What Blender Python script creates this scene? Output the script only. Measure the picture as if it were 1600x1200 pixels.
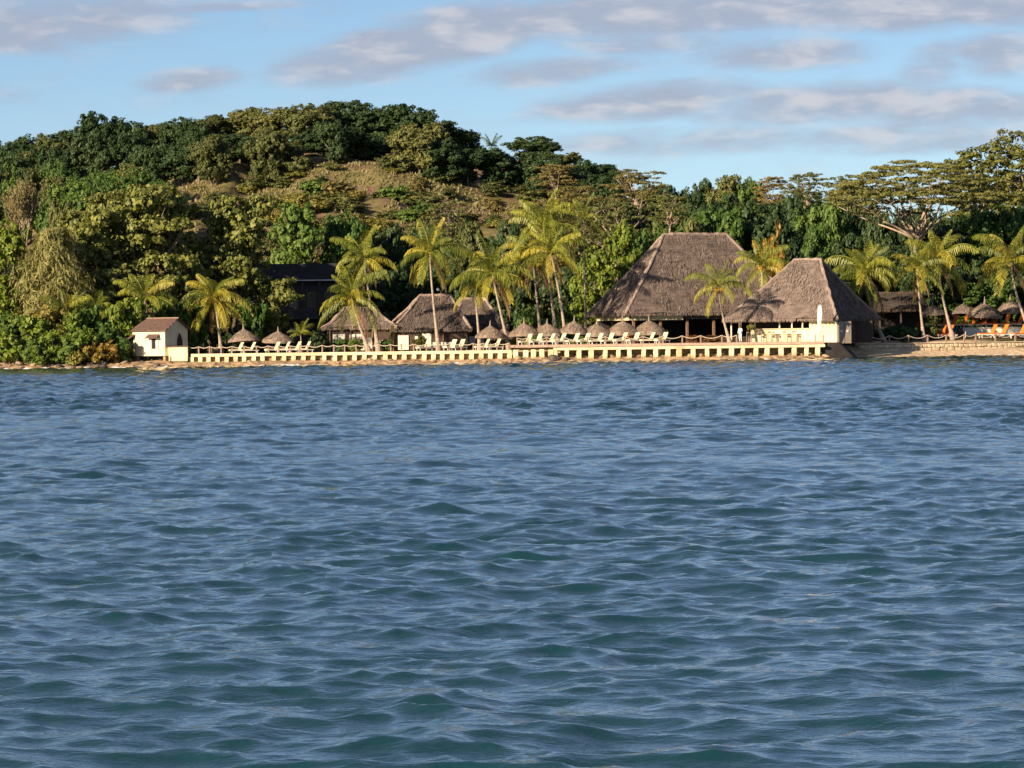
import bpy, bmesh, math, random
import numpy as np
from mathutils import Matrix, Vector

for o in list(bpy.data.objects): bpy.data.objects.remove(o)
S = bpy.context.scene
COL = S.collection
R = math.radians

# ------------------------------------------------------------------ camera
CAM_H, F, BACK = 3.0, 6450.0, 190.0           # height, focal length in photo pixels, distance behind the world origin
PITCH, ROLL = math.atan(78/F), R(-0.7)
MC = Matrix.Rotation(math.pi/2-PITCH, 3, 'X') @ Matrix.Rotation(ROLL, 3, 'Z')
cam = bpy.data.cameras.new('camera'); cam.sensor_width = 36; cam.lens = F/1600*36
cam.clip_start = 0.5; cam.clip_end = 6000
co = bpy.data.objects.new('camera', cam); COL.objects.link(co)
co.matrix_world = Matrix.Translation((0, -BACK, CAM_H)) @ MC.to_4x4()
S.camera = co

# ------------------------------------------------------------------ sky and sun
SUN_A, SUN_E = R(42), R(18)            # azimuth to the left of "behind the camera", elevation
sdir = Vector((-math.sin(SUN_A)*math.cos(SUN_E), -math.cos(SUN_A)*math.cos(SUN_E), math.sin(SUN_E)))
sun = bpy.data.lights.new('sun', 'SUN'); sun.energy = 5.0; sun.angle = R(0.5); sun.color = (1.0, 0.80, 0.56)
so = bpy.data.objects.new('sun', sun); COL.objects.link(so)
so.rotation_euler = sdir.to_track_quat('Z', 'Y').to_euler(); so.location = (-80, -60, 120)

W = bpy.data.worlds.new('World'); S.world = W; W.use_nodes = True
wt = W.node_tree; wt.nodes.clear()
def wn(t, **k):
    n = wt.nodes.new(t)
    for a, b in k.items(): setattr(n, a, b)
    return n
def wmath(op, a, b=None, c=None, clamp=False):
    n = wn('ShaderNodeMath', operation=op, use_clamp=clamp)
    for i, v in enumerate((a, b, c)):
        if v is None: continue
        if isinstance(v, (int, float)): n.inputs[i].default_value = v
        else: wt.links.new(v, n.inputs[i])
    return n.outputs[0]
def wsmooth(v, lo, hi):
    n = wn('ShaderNodeMapRange', interpolation_type='SMOOTHSTEP')
    wt.links.new(v, n.inputs[0]); n.inputs[1].default_value = lo; n.inputs[2].default_value = hi
    return n.outputs[0]
sky = wn('ShaderNodeTexSky', sky_type='NISHITA'); sky.sun_disc = False
sky.sun_elevation = SUN_E; sky.sun_rotation = math.atan2(sdir.x, sdir.y)
sky.air_density = 0.6; sky.dust_density = 0.0; sky.ozone_density = 2.5; sky.altitude = 0
tc = wn('ShaderNodeTexCoord'); sep = wn('ShaderNodeSeparateXYZ'); wt.links.new(tc.outputs['Generated'], sep.inputs[0])
az = wmath('ARCTAN2', sep.outputs[0], sep.outputs[1]); el = wmath('ARCSINE', sep.outputs[2])
U = wmath('MULTIPLY', az, 6450.0); V = wmath('MULTIPLY', el, 6450.0)
comb = wn('ShaderNodeCombineXYZ')
wt.links.new(wmath('MULTIPLY', az, 61.0), comb.inputs[0]); wt.links.new(wmath('MULTIPLY', el, 188.0), comb.inputs[1])
def wnoise(scale, det, off, dist=0.0, rough=0.55):
    m = wn('ShaderNodeVectorMath', operation='ADD'); wt.links.new(comb.outputs[0], m.inputs[0]); m.inputs[1].default_value = (off, off*.7, 0)
    n = wn('ShaderNodeTexNoise'); n.inputs['Scale'].default_value = scale; n.inputs['Detail'].default_value = det
    n.inputs['Roughness'].default_value = rough; n.inputs['Distortion'].default_value = dist
    wt.links.new(m.outputs[0], n.inputs['Vector']); return n.outputs['Fac']
n1 = wnoise(0.75, 7, 3.1, 0.25, 0.56); n2 = wnoise(0.9, 4, 11.7, 0.2); n3 = wnoise(0.32, 6, 21.3, 0.4, 0.6)
# cloud banks in this part of the sky: azimuth, elevation (1/6450 rad), half length, half height, slope, weight
CL = [(-730, 490, 260, 46, 5, 1.0), (-480, 512, 190, 10, 2, .7), (-490, 402, 95, 22, 3, .75), (-130, 455, 270, 48, 11, 1.2), (-20, 490, 210, 34, 3, 1.1),
      (260, 496, 320, 44, 3, 1.2), (620, 500, 340, 44, 0, 1.2), (900, 500, 260, 45, -2, 1.0), (60, 408, 140, 24, 4, .8), (-235, 412, 130, 24, 6, .85),
      (230, 452, 160, 20, 1, .8), (430, 432, 160, 30, 0, .85), (660, 408, 60, 36, 20, .7), (760, 428, 85, 40, 0, .9),
      (220, 360, 210, 34, 4, .95), (480, 352, 260, 36, 2, .85), (700, 335, 230, 40, 0, .8), (300, 300, 300, 24, 1, .55), (620, 300, 260, 30, 0, .55),
      (-900, 380, 150, 26, 0, .6), (-1250, 450, 240, 40, 3, .9), (1250, 420, 260, 46, 0, .9)]
fld = None
for (u0, v0, a, b, sl, w) in CL:
    c, s = math.cos(R(sl)), math.sin(R(sl))
    du = wmath('SUBTRACT', U, float(u0)); dv = wmath('SUBTRACT', V, float(v0))
    p = wmath('MULTIPLY_ADD', du, c/a, wmath('MULTIPLY', dv, s/a)); q = wmath('MULTIPLY_ADD', dv, c/b, wmath('MULTIPLY', du, -s/b))
    e = wmath('SUBTRACT', 1.0, wmath('ADD', wmath('MULTIPLY', p, p), wmath('MULTIPLY', q, q)))
    e = wmath('MULTIPLY', wmath('MAXIMUM', e, -0.6), w)
    fld = e if fld is None else wmath('SMOOTH_MAX', fld, e, 0.25)
dens = wsmooth(wmath('MULTIPLY_ADD', wmath('SUBTRACT', n1, 0.5), 2.0, fld), -0.42, 1.0)
gl = wsmooth(wmath('MULTIPLY_ADD', wmath('SUBTRACT', n1, 0.5), 0.5, n3), 0.46, 0.70)      # the same broken cloud everywhere else
far = wmath('MAXIMUM', wsmooth(V, 560.0, 760.0), wsmooth(wmath('ABSOLUTE', U), 1100.0, 1400.0))
dens = wmath('MAXIMUM', wmath('MULTIPLY', dens, wmath('SUBTRACT', 1.0, far)), wmath('MULTIPLY', gl, far))
dens = wmath('MULTIPLY', dens, 0.86)
lit = wsmooth(wmath('MULTIPLY_ADD', wmath('SUBTRACT', n1, 0.5), 0.6, n2), 0.44, 0.72)
cmix = wn('ShaderNodeMix', data_type='RGBA'); wt.links.new(lit, cmix.inputs[0])
cmix.inputs[6].default_value = (.40, .44, .55, 1); cmix.inputs[7].default_value = (.64, .62, .66, 1)
bg1 = wn('ShaderNodeBackground'); wt.links.new(sky.outputs[0], bg1.inputs[0]); bg1.inputs[1].default_value = 0.052
bg2 = wn('ShaderNodeBackground'); wt.links.new(cmix.outputs[2], bg2.inputs[0]); bg2.inputs[1].default_value = 0.50
mx = wn('ShaderNodeMixShader'); wt.links.new(dens, mx.inputs[0]); wt.links.new(bg1.outputs[0], mx.inputs[1]); wt.links.new(bg2.outputs[0], mx.inputs[2])
wo = wn('ShaderNodeOutputWorld'); wt.links.new(mx.outputs[0], wo.inputs[0])
S.view_settings.view_transform = 'Standard'; S.view_settings.look = 'None'
S.view_settings.exposure = 1.0; S.view_settings.gamma = 1.0; S.view_settings.use_curve_mapping = False

# ------------------------------------------------------------------ helpers
def at(px, py, Y):
    d = MC @ Vector(((px-800)/F, (600-py)/F, -1)); t = (Y+BACK)/d.y
    return Vector((d.x*t, Y, CAM_H+d.z*t))
def ppm(Y): return F/(Y+BACK)
def xp(px, Y): return (px-800)/F*(Y+BACK)

def smooth(a, b, x):
    t = min(1, max(0, (x-a)/(b-a))); return t*t*(3-2*t)
_h = np.random.RandomState(5).rand(4096)
def hnoise(x, y):
    xi, yi = np.floor(x), np.floor(y); fx, fy = x-xi, y-yi
    fx = fx*fx*(3-2*fx); fy = fy*fy*(3-2*fy)
    def g(a, b): return _h[((a.astype(np.int64)*73+b.astype(np.int64)*919) % 4096)]
    return (g(xi, yi)*(1-fx)+g(xi+1, yi)*fx)*(1-fy)+(g(xi, yi+1)*(1-fx)+g(xi+1, yi+1)*fx)*fy-0.5
SH_X = [-400, -80, -52, -33, 0, 33, 37, 43, 59, 100, 400]
SH_Y = [233, 233, 235, 237.3, 240, 244, 250, 255, 263, 280, 380]
RG_P = [-400, 0, 150, 300, 500, 650, 750, 850, 950, 1050, 1200, 1400, 1600, 2200]
RG_Z = [22, 29, 35, 37, 43, 42, 39, 37, 31, 24, 18, 17, 17, 12]
def ground_np(X, Y):
    X = np.asarray(X, float); Y = np.asarray(Y, float)
    ys = np.interp(X, SH_X, SH_Y)+hnoise(X*.35, X*0+3)*1.2
    d = Y-ys
    T = 1.25+0.5*np.clip((X-1)/3, 0, 1)
    T = np.where(X > 36, 1.45, T)
    left = np.interp(d, [-30, -4, 0, 1.0, 2.4, 3.6], [-4, -1.0, 0, 0.42, 0.55, 1.0])
    z = np.where(d > 2.4, 0.55+(T-0.55)*np.clip((d-2.4)/1.2, 0, 1), left)
    beach = np.interp(d, [-30, -4, 0, 3.2, 5.6, 6.4], [-4, -.6, 0, .62, .72, 1.2])
    beach = np.where(d > 5.6, .72+(T-.72)*np.clip((d-5.6)/.8, 0, 1), beach)
    wb = np.clip((X-35)/2.5, 0, 1)
    z = z*(1-wb)+beach*wb
    z = z+np.clip((Y-262)/10, 0, 1)*0.7*wb
    z = np.where((X < -33.6) & (X > -43), np.minimum(z, .62+hnoise(X*.9, Y*.9)*.2), z)
    wild = np.clip((-41.5-X)/3, 0, 1)
    z = z+wild*np.clip((d-2)/12, 0, 1)*1.6
    P = 800+X/(Y+BACK)*F
    rg = np.interp(P, RG_P, RG_Z)*.79
    s = np.interp(Y, [298, 320, 360, 420, 460, 500, 560, 700, 1200], [0, .07, .29, .62, .79, 1.0, 1.02, .8, .1])
    z = z+rg*s
    k = np.clip((Y-300)/60, 0, 1)
    z = z+k*(hnoise(X*.05, Y*.05)*5+hnoise(X*.16, Y*.16)*1.8+hnoise(X*.5, Y*.5)*.5)
    z = z+np.clip(d/2, 0, 1)*hnoise(X*.8, Y*.8)*.05+np.where((d > -2) & (d < 3), hnoise(X*1.7, Y*1.7)*.22*(1-wb*.8), 0)
    return z
def H(x, y): return float(ground_np(np.array([x]), np.array([y]))[0])

def tag(o, label=None, cat=None, group=None, kind=None):
    if label: o['label'] = label
    if cat: o['category'] = cat
    if group: o['group'] = group
    if kind: o['kind'] = kind
    return o
def link(name, me, parent=None, loc=None, rot=None, scale=None):
    o = bpy.data.objects.new(name, me); COL.objects.link(o)
    if parent is not None: o.parent = parent
    if loc is not None: o.location = loc
    if rot is not None: o.rotation_euler = rot
    if scale is not None: o.scale = scale
    return o
def empty(name, label, cat, loc=(0, 0, 0), rz=0, group=None):
    o = link(name, None, None, loc, (0, 0, rz)); o.empty_display_size = .2
    return tag(o, label, cat, group)

class MB:
    def __init__(s): s.v = []; s.f = []; s.m = None
    def add(s, vs, fs):
        b = len(s.v); s.v += [tuple(v) for v in vs]; s.f += [tuple(i+b for i in f) for f in fs]; return s
    def box(s, c, d, rz=0, bev=0):
        x, y, z = d[0]/2, d[1]/2, d[2]/2; cs, sn = math.cos(rz), math.sin(rz)
        if bev:
            b = bev; P = []
            for zz, k in ((-z, b), (-z+b, 0), (z-b, 0), (z, b)):
                for sx, sy in ((-1, -1), (1, -1), (1, 1), (-1, 1)): P.append((sx*(x-k), sy*(y-k), zz))
            fs = [(3, 2, 1, 0), (12, 13, 14, 15)]
            for l in range(3):
                for i in range(4): a = l*4; j = (i+1) % 4; fs.append((a+i, a+j, a+4+j, a+4+i))
        else:
            P = [(-x, -y, -z), (x, -y, -z), (x, y, -z), (-x, y, -z), (-x, -y, z), (x, -y, z), (x, y, z), (-x, y, z)]
            fs = [(3, 2, 1, 0), (4, 5, 6, 7), (0, 1, 5, 4), (1, 2, 6, 5), (2, 3, 7, 6), (3, 0, 4, 7)]
        return s.add([(c[0]+a*cs-q*sn, c[1]+a*sn+q*cs, c[2]+w) for a, q, w in P], fs)
    def tube(s, pts, rad, n=6, cap=True):
        pts = [Vector(p) for p in pts]; N = len(pts)
        if not hasattr(rad, '__len__'): rad = [rad]*N
        ring = []; up = None
        for i, p in enumerate(pts):
            t = (pts[min(i+1, N-1)]-pts[max(i-1, 0)])
            if t.length < 1e-6: t = Vector((0, 0, 1))
            t.normalize()
            if up is None: up = Vector((1, 0, 0)) if abs(t.x) < .8 else Vector((0, 1, 0))
            a = (up-t*up.dot(t)).normalized(); b = t.cross(a); up = a
            ring += [p+(a*math.cos(2*math.pi*k/n)+b*math.sin(2*math.pi*k/n))*rad[i] for k in range(n)]
        fs = []
        for i in range(N-1):
            for k in range(n): j = (k+1) % n; fs.append((i*n+k, i*n+j, (i+1)*n+j, (i+1)*n+k))
        if cap: fs += [tuple(range(n-1, -1, -1)), tuple(range((N-1)*n, N*n))]
        return s.add(ring, fs)
    def lathe(s, prof, n=16, c=(0, 0, 0), jit=0, rng=None):
        vs = []
        for r, z in prof:
            for k in range(n):
                rr = r*(1+(rng.uniform(-jit, jit) if jit else 0)); a = 2*math.pi*k/n
                vs.append((c[0]+rr*math.cos(a), c[1]+rr*math.sin(a), c[2]+z+(rng.uniform(-jit, jit)*.5 if jit else 0)))
        fs = []
        for i in range(len(prof)-1):
            for k in range(n): j = (k+1) % n; fs.append((i*n+k, i*n+j, (i+1)*n+j, (i+1)*n+k))
        return s.add(vs, fs)
    def poly(s, vs): return s.add(vs, [tuple(range(len(vs)))])
    def prism(s, out, y0, y1):      # outline in xz, extruded along y
        n = len(out); vs = [(x, y0, z) for x, z in out]+[(x, y1, z) for x, z in out]
        fs = [tuple(range(n)), tuple(range(2*n-1, n-1, -1))]+[((i+1) % n, i, n+i, n+(i+1) % n) for i in range(n)]
        return s.add(vs, fs)
    def mesh(s, name, mat, smooth_=False):
        me = bpy.data.meshes.new(name); me.from_pydata(s.v, [], s.f); me.update()
        if mat: me.materials.append(mat)
        if smooth_: me.polygons.foreach_set('use_smooth', [True]*len(me.polygons))
        return me
    def build(s, name, mat, parent=None, smooth_=False, **k): return link(name, s.mesh(name, mat, smooth_), parent, **k)

def mesh_np(name, V_, Q, mat, smooth_=False):
    me = bpy.data.meshes.new(name); n = len(Q)
    me.vertices.add(len(V_)); me.vertices.foreach_set('co', np.ascontiguousarray(V_, dtype=np.float32).ravel())
    k = Q.shape[1]
    me.loops.add(n*k); me.loops.foreach_set('vertex_index', np.ascontiguousarray(Q, dtype=np.int32).ravel())
    me.polygons.add(n); me.polygons.foreach_set('loop_start', np.arange(0, n*k, k, dtype=np.int32))
    if smooth_: me.polygons.foreach_set('use_smooth', np.ones(n, dtype=bool))
    if mat: me.materials.append(mat)
    me.update(calc_edges=True); return me
def nrm(a): return a/np.maximum(np.linalg.norm(a, axis=-1, keepdims=True), 1e-9)
def leaf_arrays(C, N, D, L, Wd):
    """rhombic leaves: centre C, normal N, long axis D (made perpendicular), length L, width W"""
    D = nrm(D-N*(D*N).sum(1, keepdims=True)); B = np.cross(N, D)
    L = L[:, None]; Wd = Wd[:, None]
    V_ = np.stack([C-D*L*.5, C+B*Wd*.5-D*L*.05+N*Wd*.12, C+D*L*.5, C-B*Wd*.5-D*L*.05+N*Wd*.12], 1).reshape(-1, 3)
    Q = np.arange(len(C)*4).reshape(-1, 4); return V_, Q

# ------------------------------------------------------------------ materials
def newmat(name):
    m = bpy.data.materials.new(name); m.use_nodes = True; nt = m.node_tree
    b = nt.nodes['Principled BSDF']; return m, nt, b
def pm(name, c1, c2=None, scale=3.0, rough=.85, bump=0, bscale=20, spec=.3, stretch=(1, 1, 1), island=False, det=6, contrast=(.35, .65)):
    m, nt, b = newmat(name); b.inputs['Roughness'].default_value = rough; b.inputs['Specular IOR Level'].default_value = spec
    if c2 is None: c2 = tuple(x*.8 for x in c1)
    g = nt.nodes.new('ShaderNodeNewGeometry'); mp = nt.nodes.new('ShaderNodeMapping'); mp.inputs['Scale'].default_value = stretch
    nt.links.new(g.outputs['Position'], mp.inputs[0])
    n = nt.nodes.new('ShaderNodeTexNoise'); n.inputs['Scale'].default_value = scale; n.inputs['Detail'].default_value = det
    nt.links.new(mp.outputs[0], n.inputs['Vector'])
    mr = nt.nodes.new('ShaderNodeMapRange'); mr.inputs[1].default_value = contrast[0]; mr.inputs[2].default_value = contrast[1]
    nt.links.new(n.outputs[0], mr.inputs[0]); fac = mr.outputs[0]
    if island:
        ad = nt.nodes.new('ShaderNodeMath'); ad.operation = 'MULTIPLY_ADD'; ad.inputs[1].default_value = .55
        mu = nt.nodes.new('ShaderNodeMath'); mu.operation = 'MULTIPLY'; mu.inputs[1].default_value = .45
        nt.links.new(fac, mu.inputs[0]); nt.links.new(g.outputs['Random Per Island'], ad.inputs[0]); nt.links.new(mu.outputs[0], ad.inputs[2]); fac = ad.outputs[0]
    mi = nt.nodes.new('ShaderNodeMix'); mi.data_type = 'RGBA'; nt.links.new(fac, mi.inputs[0])
    mi.inputs[6].default_value = (*c1, 1); mi.inputs[7].default_value = (*c2, 1)
    nt.links.new(mi.outputs[2], b.inputs['Base Color'])
    if bump:
        n2 = nt.nodes.new('ShaderNodeTexNoise'); n2.inputs['Scale'].default_value = bscale; n2.inputs['Detail'].default_value = 5
        nt.links.new(mp.outputs[0], n2.inputs['Vector'])
        bp = nt.nodes.new('ShaderNodeBump'); bp.inputs['Strength'].default_value = bump; bp.inputs['Distance'].default_value = .1
        nt.links.new(n2.outputs[0], bp.inputs['Height']); nt.links.new(bp.outputs[0], b.inputs['Normal'])
    return m
def foliage(name, c1, c2, trans=.22, objvar=.25, rough=.55):
    m, nt, b = newmat(name); b.inputs['Roughness'].default_value = rough; b.inputs['Specular IOR Level'].default_value = .25
    g = nt.nodes.new('ShaderNodeNewGeometry'); oi = nt.nodes.new('ShaderNodeObjectInfo')
    mi = nt.nodes.new('ShaderNodeMix'); mi.data_type = 'RGBA'; nt.links.new(g.outputs['Random Per Island'], mi.inputs[0])
    mi.inputs[6].default_value = (*c1, 1); mi.inputs[7].default_value = (*c2, 1)
    hs = nt.nodes.new('ShaderNodeHueSaturation'); nt.links.new(mi.outputs[2], hs.inputs['Color'])
    mr = nt.nodes.new('ShaderNodeMapRange'); nt.links.new(oi.outputs['Random'], mr.inputs[0]); mr.inputs[3].default_value = 1-objvar; mr.inputs[4].default_value = 1+objvar
    nt.links.new(mr.outputs[0], hs.inputs['Value'])
    mr2 = nt.nodes.new('ShaderNodeMapRange'); nt.links.new(oi.outputs['Random'], mr2.inputs[0]); mr2.inputs[3].default_value = .515; mr2.inputs[4].default_value = .485
    nt.links.new(mr2.outputs[0], hs.inputs['Hue'])
    nt.links.new(hs.outputs[0], b.inputs['Base Color'])
    t = nt.nodes.new('ShaderNodeBsdfTranslucent'); nt.links.new(hs.outputs[0], t.inputs[0])
    x = nt.nodes.new('ShaderNodeMixShader'); x.inputs[0].default_value = trans
    nt.links.new(b.outputs[0], x.inputs[1]); nt.links.new(t.outputs[0], x.inputs[2])
    nt.links.new(x.outputs[0], nt.nodes['Material Output'].inputs[0]); return m

M = {}
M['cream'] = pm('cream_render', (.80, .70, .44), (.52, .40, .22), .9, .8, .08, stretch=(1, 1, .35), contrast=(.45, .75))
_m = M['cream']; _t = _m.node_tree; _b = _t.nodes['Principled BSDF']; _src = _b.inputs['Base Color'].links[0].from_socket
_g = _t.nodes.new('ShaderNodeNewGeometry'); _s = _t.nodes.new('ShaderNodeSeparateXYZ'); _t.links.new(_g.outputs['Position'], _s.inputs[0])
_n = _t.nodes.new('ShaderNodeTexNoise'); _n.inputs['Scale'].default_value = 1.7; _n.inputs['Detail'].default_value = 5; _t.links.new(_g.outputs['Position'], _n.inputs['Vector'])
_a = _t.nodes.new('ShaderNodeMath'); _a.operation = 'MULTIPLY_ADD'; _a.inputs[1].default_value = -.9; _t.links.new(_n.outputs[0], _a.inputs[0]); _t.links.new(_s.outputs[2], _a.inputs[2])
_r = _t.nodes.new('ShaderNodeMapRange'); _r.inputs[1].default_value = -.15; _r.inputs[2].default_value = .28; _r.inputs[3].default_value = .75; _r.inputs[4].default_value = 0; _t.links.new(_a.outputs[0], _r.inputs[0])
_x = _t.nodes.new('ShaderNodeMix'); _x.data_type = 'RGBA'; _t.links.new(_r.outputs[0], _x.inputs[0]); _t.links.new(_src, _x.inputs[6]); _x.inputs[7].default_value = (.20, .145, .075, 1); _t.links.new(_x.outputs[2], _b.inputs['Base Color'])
M['cream2'] = pm('cream_wall', (.74, .66, .46), (.66, .56, .38), .9, .85, .05)
M['white'] = pm('white_paint', (.78, .75, .66), (.68, .64, .54), 2, .7)
M['pinkdeck'] = pm('pale_deck_boards', (.46, .34, .27), (.36, .26, .20), 2.5, .8, .2, 30)
M['post'] = pm('fence_wood', (.36, .24, .18), (.25, .16, .11), 6, .8)
M['rope'] = pm('pale_rope', (.66, .56, .46), (.52, .43, .34), 9, .9)
M['thatch'] = pm('weathered_thatch', (.25, .195, .172), (.118, .093, .086), .9, .95, .9, 14, .1, (1, 1, 2.2))
M['straw'] = pm('thatch_straw', (.29, .225, .19), (.125, .098, .088), 1.2, .95, island=True, spec=.1)
M['thatch_pale'] = pm('sun_bleached_thatch', (.31, .24, .19), (.19, .145, .115), 2, .95, .8, 18, .1)
M['straw_pale'] = pm('bleached_straw', (.40, .31, .24), (.18, .135, .105), 2, .95, island=True, spec=.1)
M['thatch_dark'] = pm('tree_shade_thatch', (.165, .130, .118), (.085, .068, .063), 1.2, .95, .9, 14, .1)  # darker thatch for the bungalows, shade of palms and trees put into the colour
M['straw_dark'] = pm('tree_shade_straw', (.20, .158, .138), (.09, .072, .066), 1.2, .95, island=True, spec=.1)  # matching straw, darkened for the same tree shade
M['ridge'] = pm('ridge_thatch', (.38, .29, .24), (.24, .18, .15), 3, .95, .8, 16, .1)
M['shingle'] = pm('brown_roofing', (.165, .105, .085), (.10, .066, .055), 4, .9, .5, 18, .1)
M['darkroof'] = pm('grey_metal_roof', (.045, .04, .045), (.032, .03, .034), 1, .7, .1)
M['darkwood'] = pm('dark_timber', (.10, .07, .055), (.06, .042, .034), 3, .8, .3, 18, .2, (6, 6, .6))
M['midwood'] = pm('brown_timber', (.24, .15, .10), (.16, .10, .065), 4, .8)
M['taupe'] = pm('taupe_panel', (.36, .29, .24), (.30, .24, .19), 2, .7)
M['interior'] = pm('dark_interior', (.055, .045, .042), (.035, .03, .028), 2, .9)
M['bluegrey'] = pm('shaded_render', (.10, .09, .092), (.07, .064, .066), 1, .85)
M['glass'] = pm('dark_glass', (.02, .022, .026), (.03, .03, .035), 1, .12, spec=.5)
M['rock'] = pm('brown_rock', (.42, .30, .185), (.20, .14, .095), 1.6, .9, .9, 5)
M['rockdark'] = pm('dark_rock', (.13, .10, .085), (.06, .05, .045), 2, .75, .9, 6)
M['stone'] = pm('pale_stone', (.70, .58, .41), (.48, .38, .26), 1.8, .9, .7, 6)
M['mortar'] = pm('wall_mortar', (.56, .46, .32), (.42, .33, .23), 2, .95, .4)
M['ramp'] = pm('shade_dark_concrete', (.055, .045, .042), (.035, .03, .03), 2, .7, .4)  # slipway concrete, the shade at the deck end painted into its dark tone
M['cushion'] = pm('cream_cushion', (.76, .66, .42), (.66, .56, .34), 3, .85)
M['orange'] = pm('orange_cushion', (.80, .20, .025), (.70, .15, .02), 3, .8)
M['blue'] = pm('blue_fabric', (.06, .08, .22), (.04, .06, .16), 3, .8)
M['red'] = pm('red_paint', (.35, .05, .03), (.28, .05, .03), 3, .7)
M['bark'] = pm('grey_bark', (.20, .155, .12), (.10, .078, .06), 2.5, .95, .6, 9)
M['palebark'] = pm('pale_bark', (.42, .33, .25), (.27, .20, .15), 2.5, .95, .5, 9)
M['palmbark'] = pm('palm_bark', (.42, .34, .27), (.26, .205, .16), 2, .9, .5, 6, .2, (1, 1, 4))
M['coconut'] = pm('orange_coconut', (.62, .27, .03), (.45, .22, .03), 5, .6)
M['white2'] = pm('white_cloth', (.80, .76, .72), (.74, .70, .66), 5, .9)
M['skin'] = pm('dark_skin', (.09, .05, .035), (.07, .04, .03), 6, .6)
M['hair'] = pm('black_hair', (.012, .01, .01), (.02, .016, .015), 9, .8)
M['mark'] = pm('grey_print', (.30, .32, .40), (.26, .28, .36), 6, .8)
M['foam'] = pm('sea_foam', (.80, .80, .80), (.62, .66, .70), 6, .8, .6, 20)
M['lamp'] = pm('white_globe', (.80, .80, .80), (.75, .75, .75), 2, .3)

M['lf_dark'] = foliage('mango_leaf', (.026, .054, .018), (.058, .095, .031), .15, .18)
M['lf_green'] = foliage('green_leaf', (.048, .105, .020), (.125, .195, .038), .22)
M['lf_bright'] = foliage('bright_leaf', (.075, .14, .018), (.20, .25, .035), .25, .15)
M['lf_olive'] = foliage('olive_leaf', (.072, .092, .026), (.150, .160, .050), .2)
M['lf_yellow'] = foliage('yellow_green_leaf', (.11, .12, .022), (.29, .25, .055), .22, .15)
M['lf_vine'] = foliage('vine_leaf', (.075, .098, .024), (.28, .285, .068), .22, .15)
M['lf_tan'] = foliage('tan_acacia_leaf', (.125, .110, .034), (.25, .20, .066), .2, .15)
M['lf_tall'] = foliage('tall_tree_leaf', (.070, .095, .022), (.19, .19, .045), .2, .1)
M['lf_grass'] = foliage('dry_grass_blade', (.10, .092, .035), (.21, .175, .072), .15, 0)
M['lf_rain'] = foliage('rain_tree_leaf', (.115, .130, .034), (.23, .22, .062), .22, .1)
M['lf_feather'] = foliage('she_oak_needles', (.135, .145, .045), (.27, .25, .085), .18, .1)
M['lf_dry'] = foliage('dry_twig_leaf', (.13, .11, .045), (.25, .195, .080), .15, .15)
M['lf_croton'] = foliage('orange_croton_leaf', (.13, .10, .02), (.36, .22, .04), .2, .2)
M['lf_red'] = foliage('red_leaf', (.22, .05, .03), (.16, .10, .03), .2, .2)
M['fr_green'] = foliage('palm_frond_green', (.12, .16, .022), (.32, .33, .055), .3, .28, .45)
M['fr_yel'] = foliage('palm_frond_yellow', (.26, .25, .028), (.46, .40, .06), .28, .25, .45)
M['fr_dead'] = foliage('palm_frond_dead', (.20, .12, .06), (.30, .19, .10), .15, .2, .8)

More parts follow.
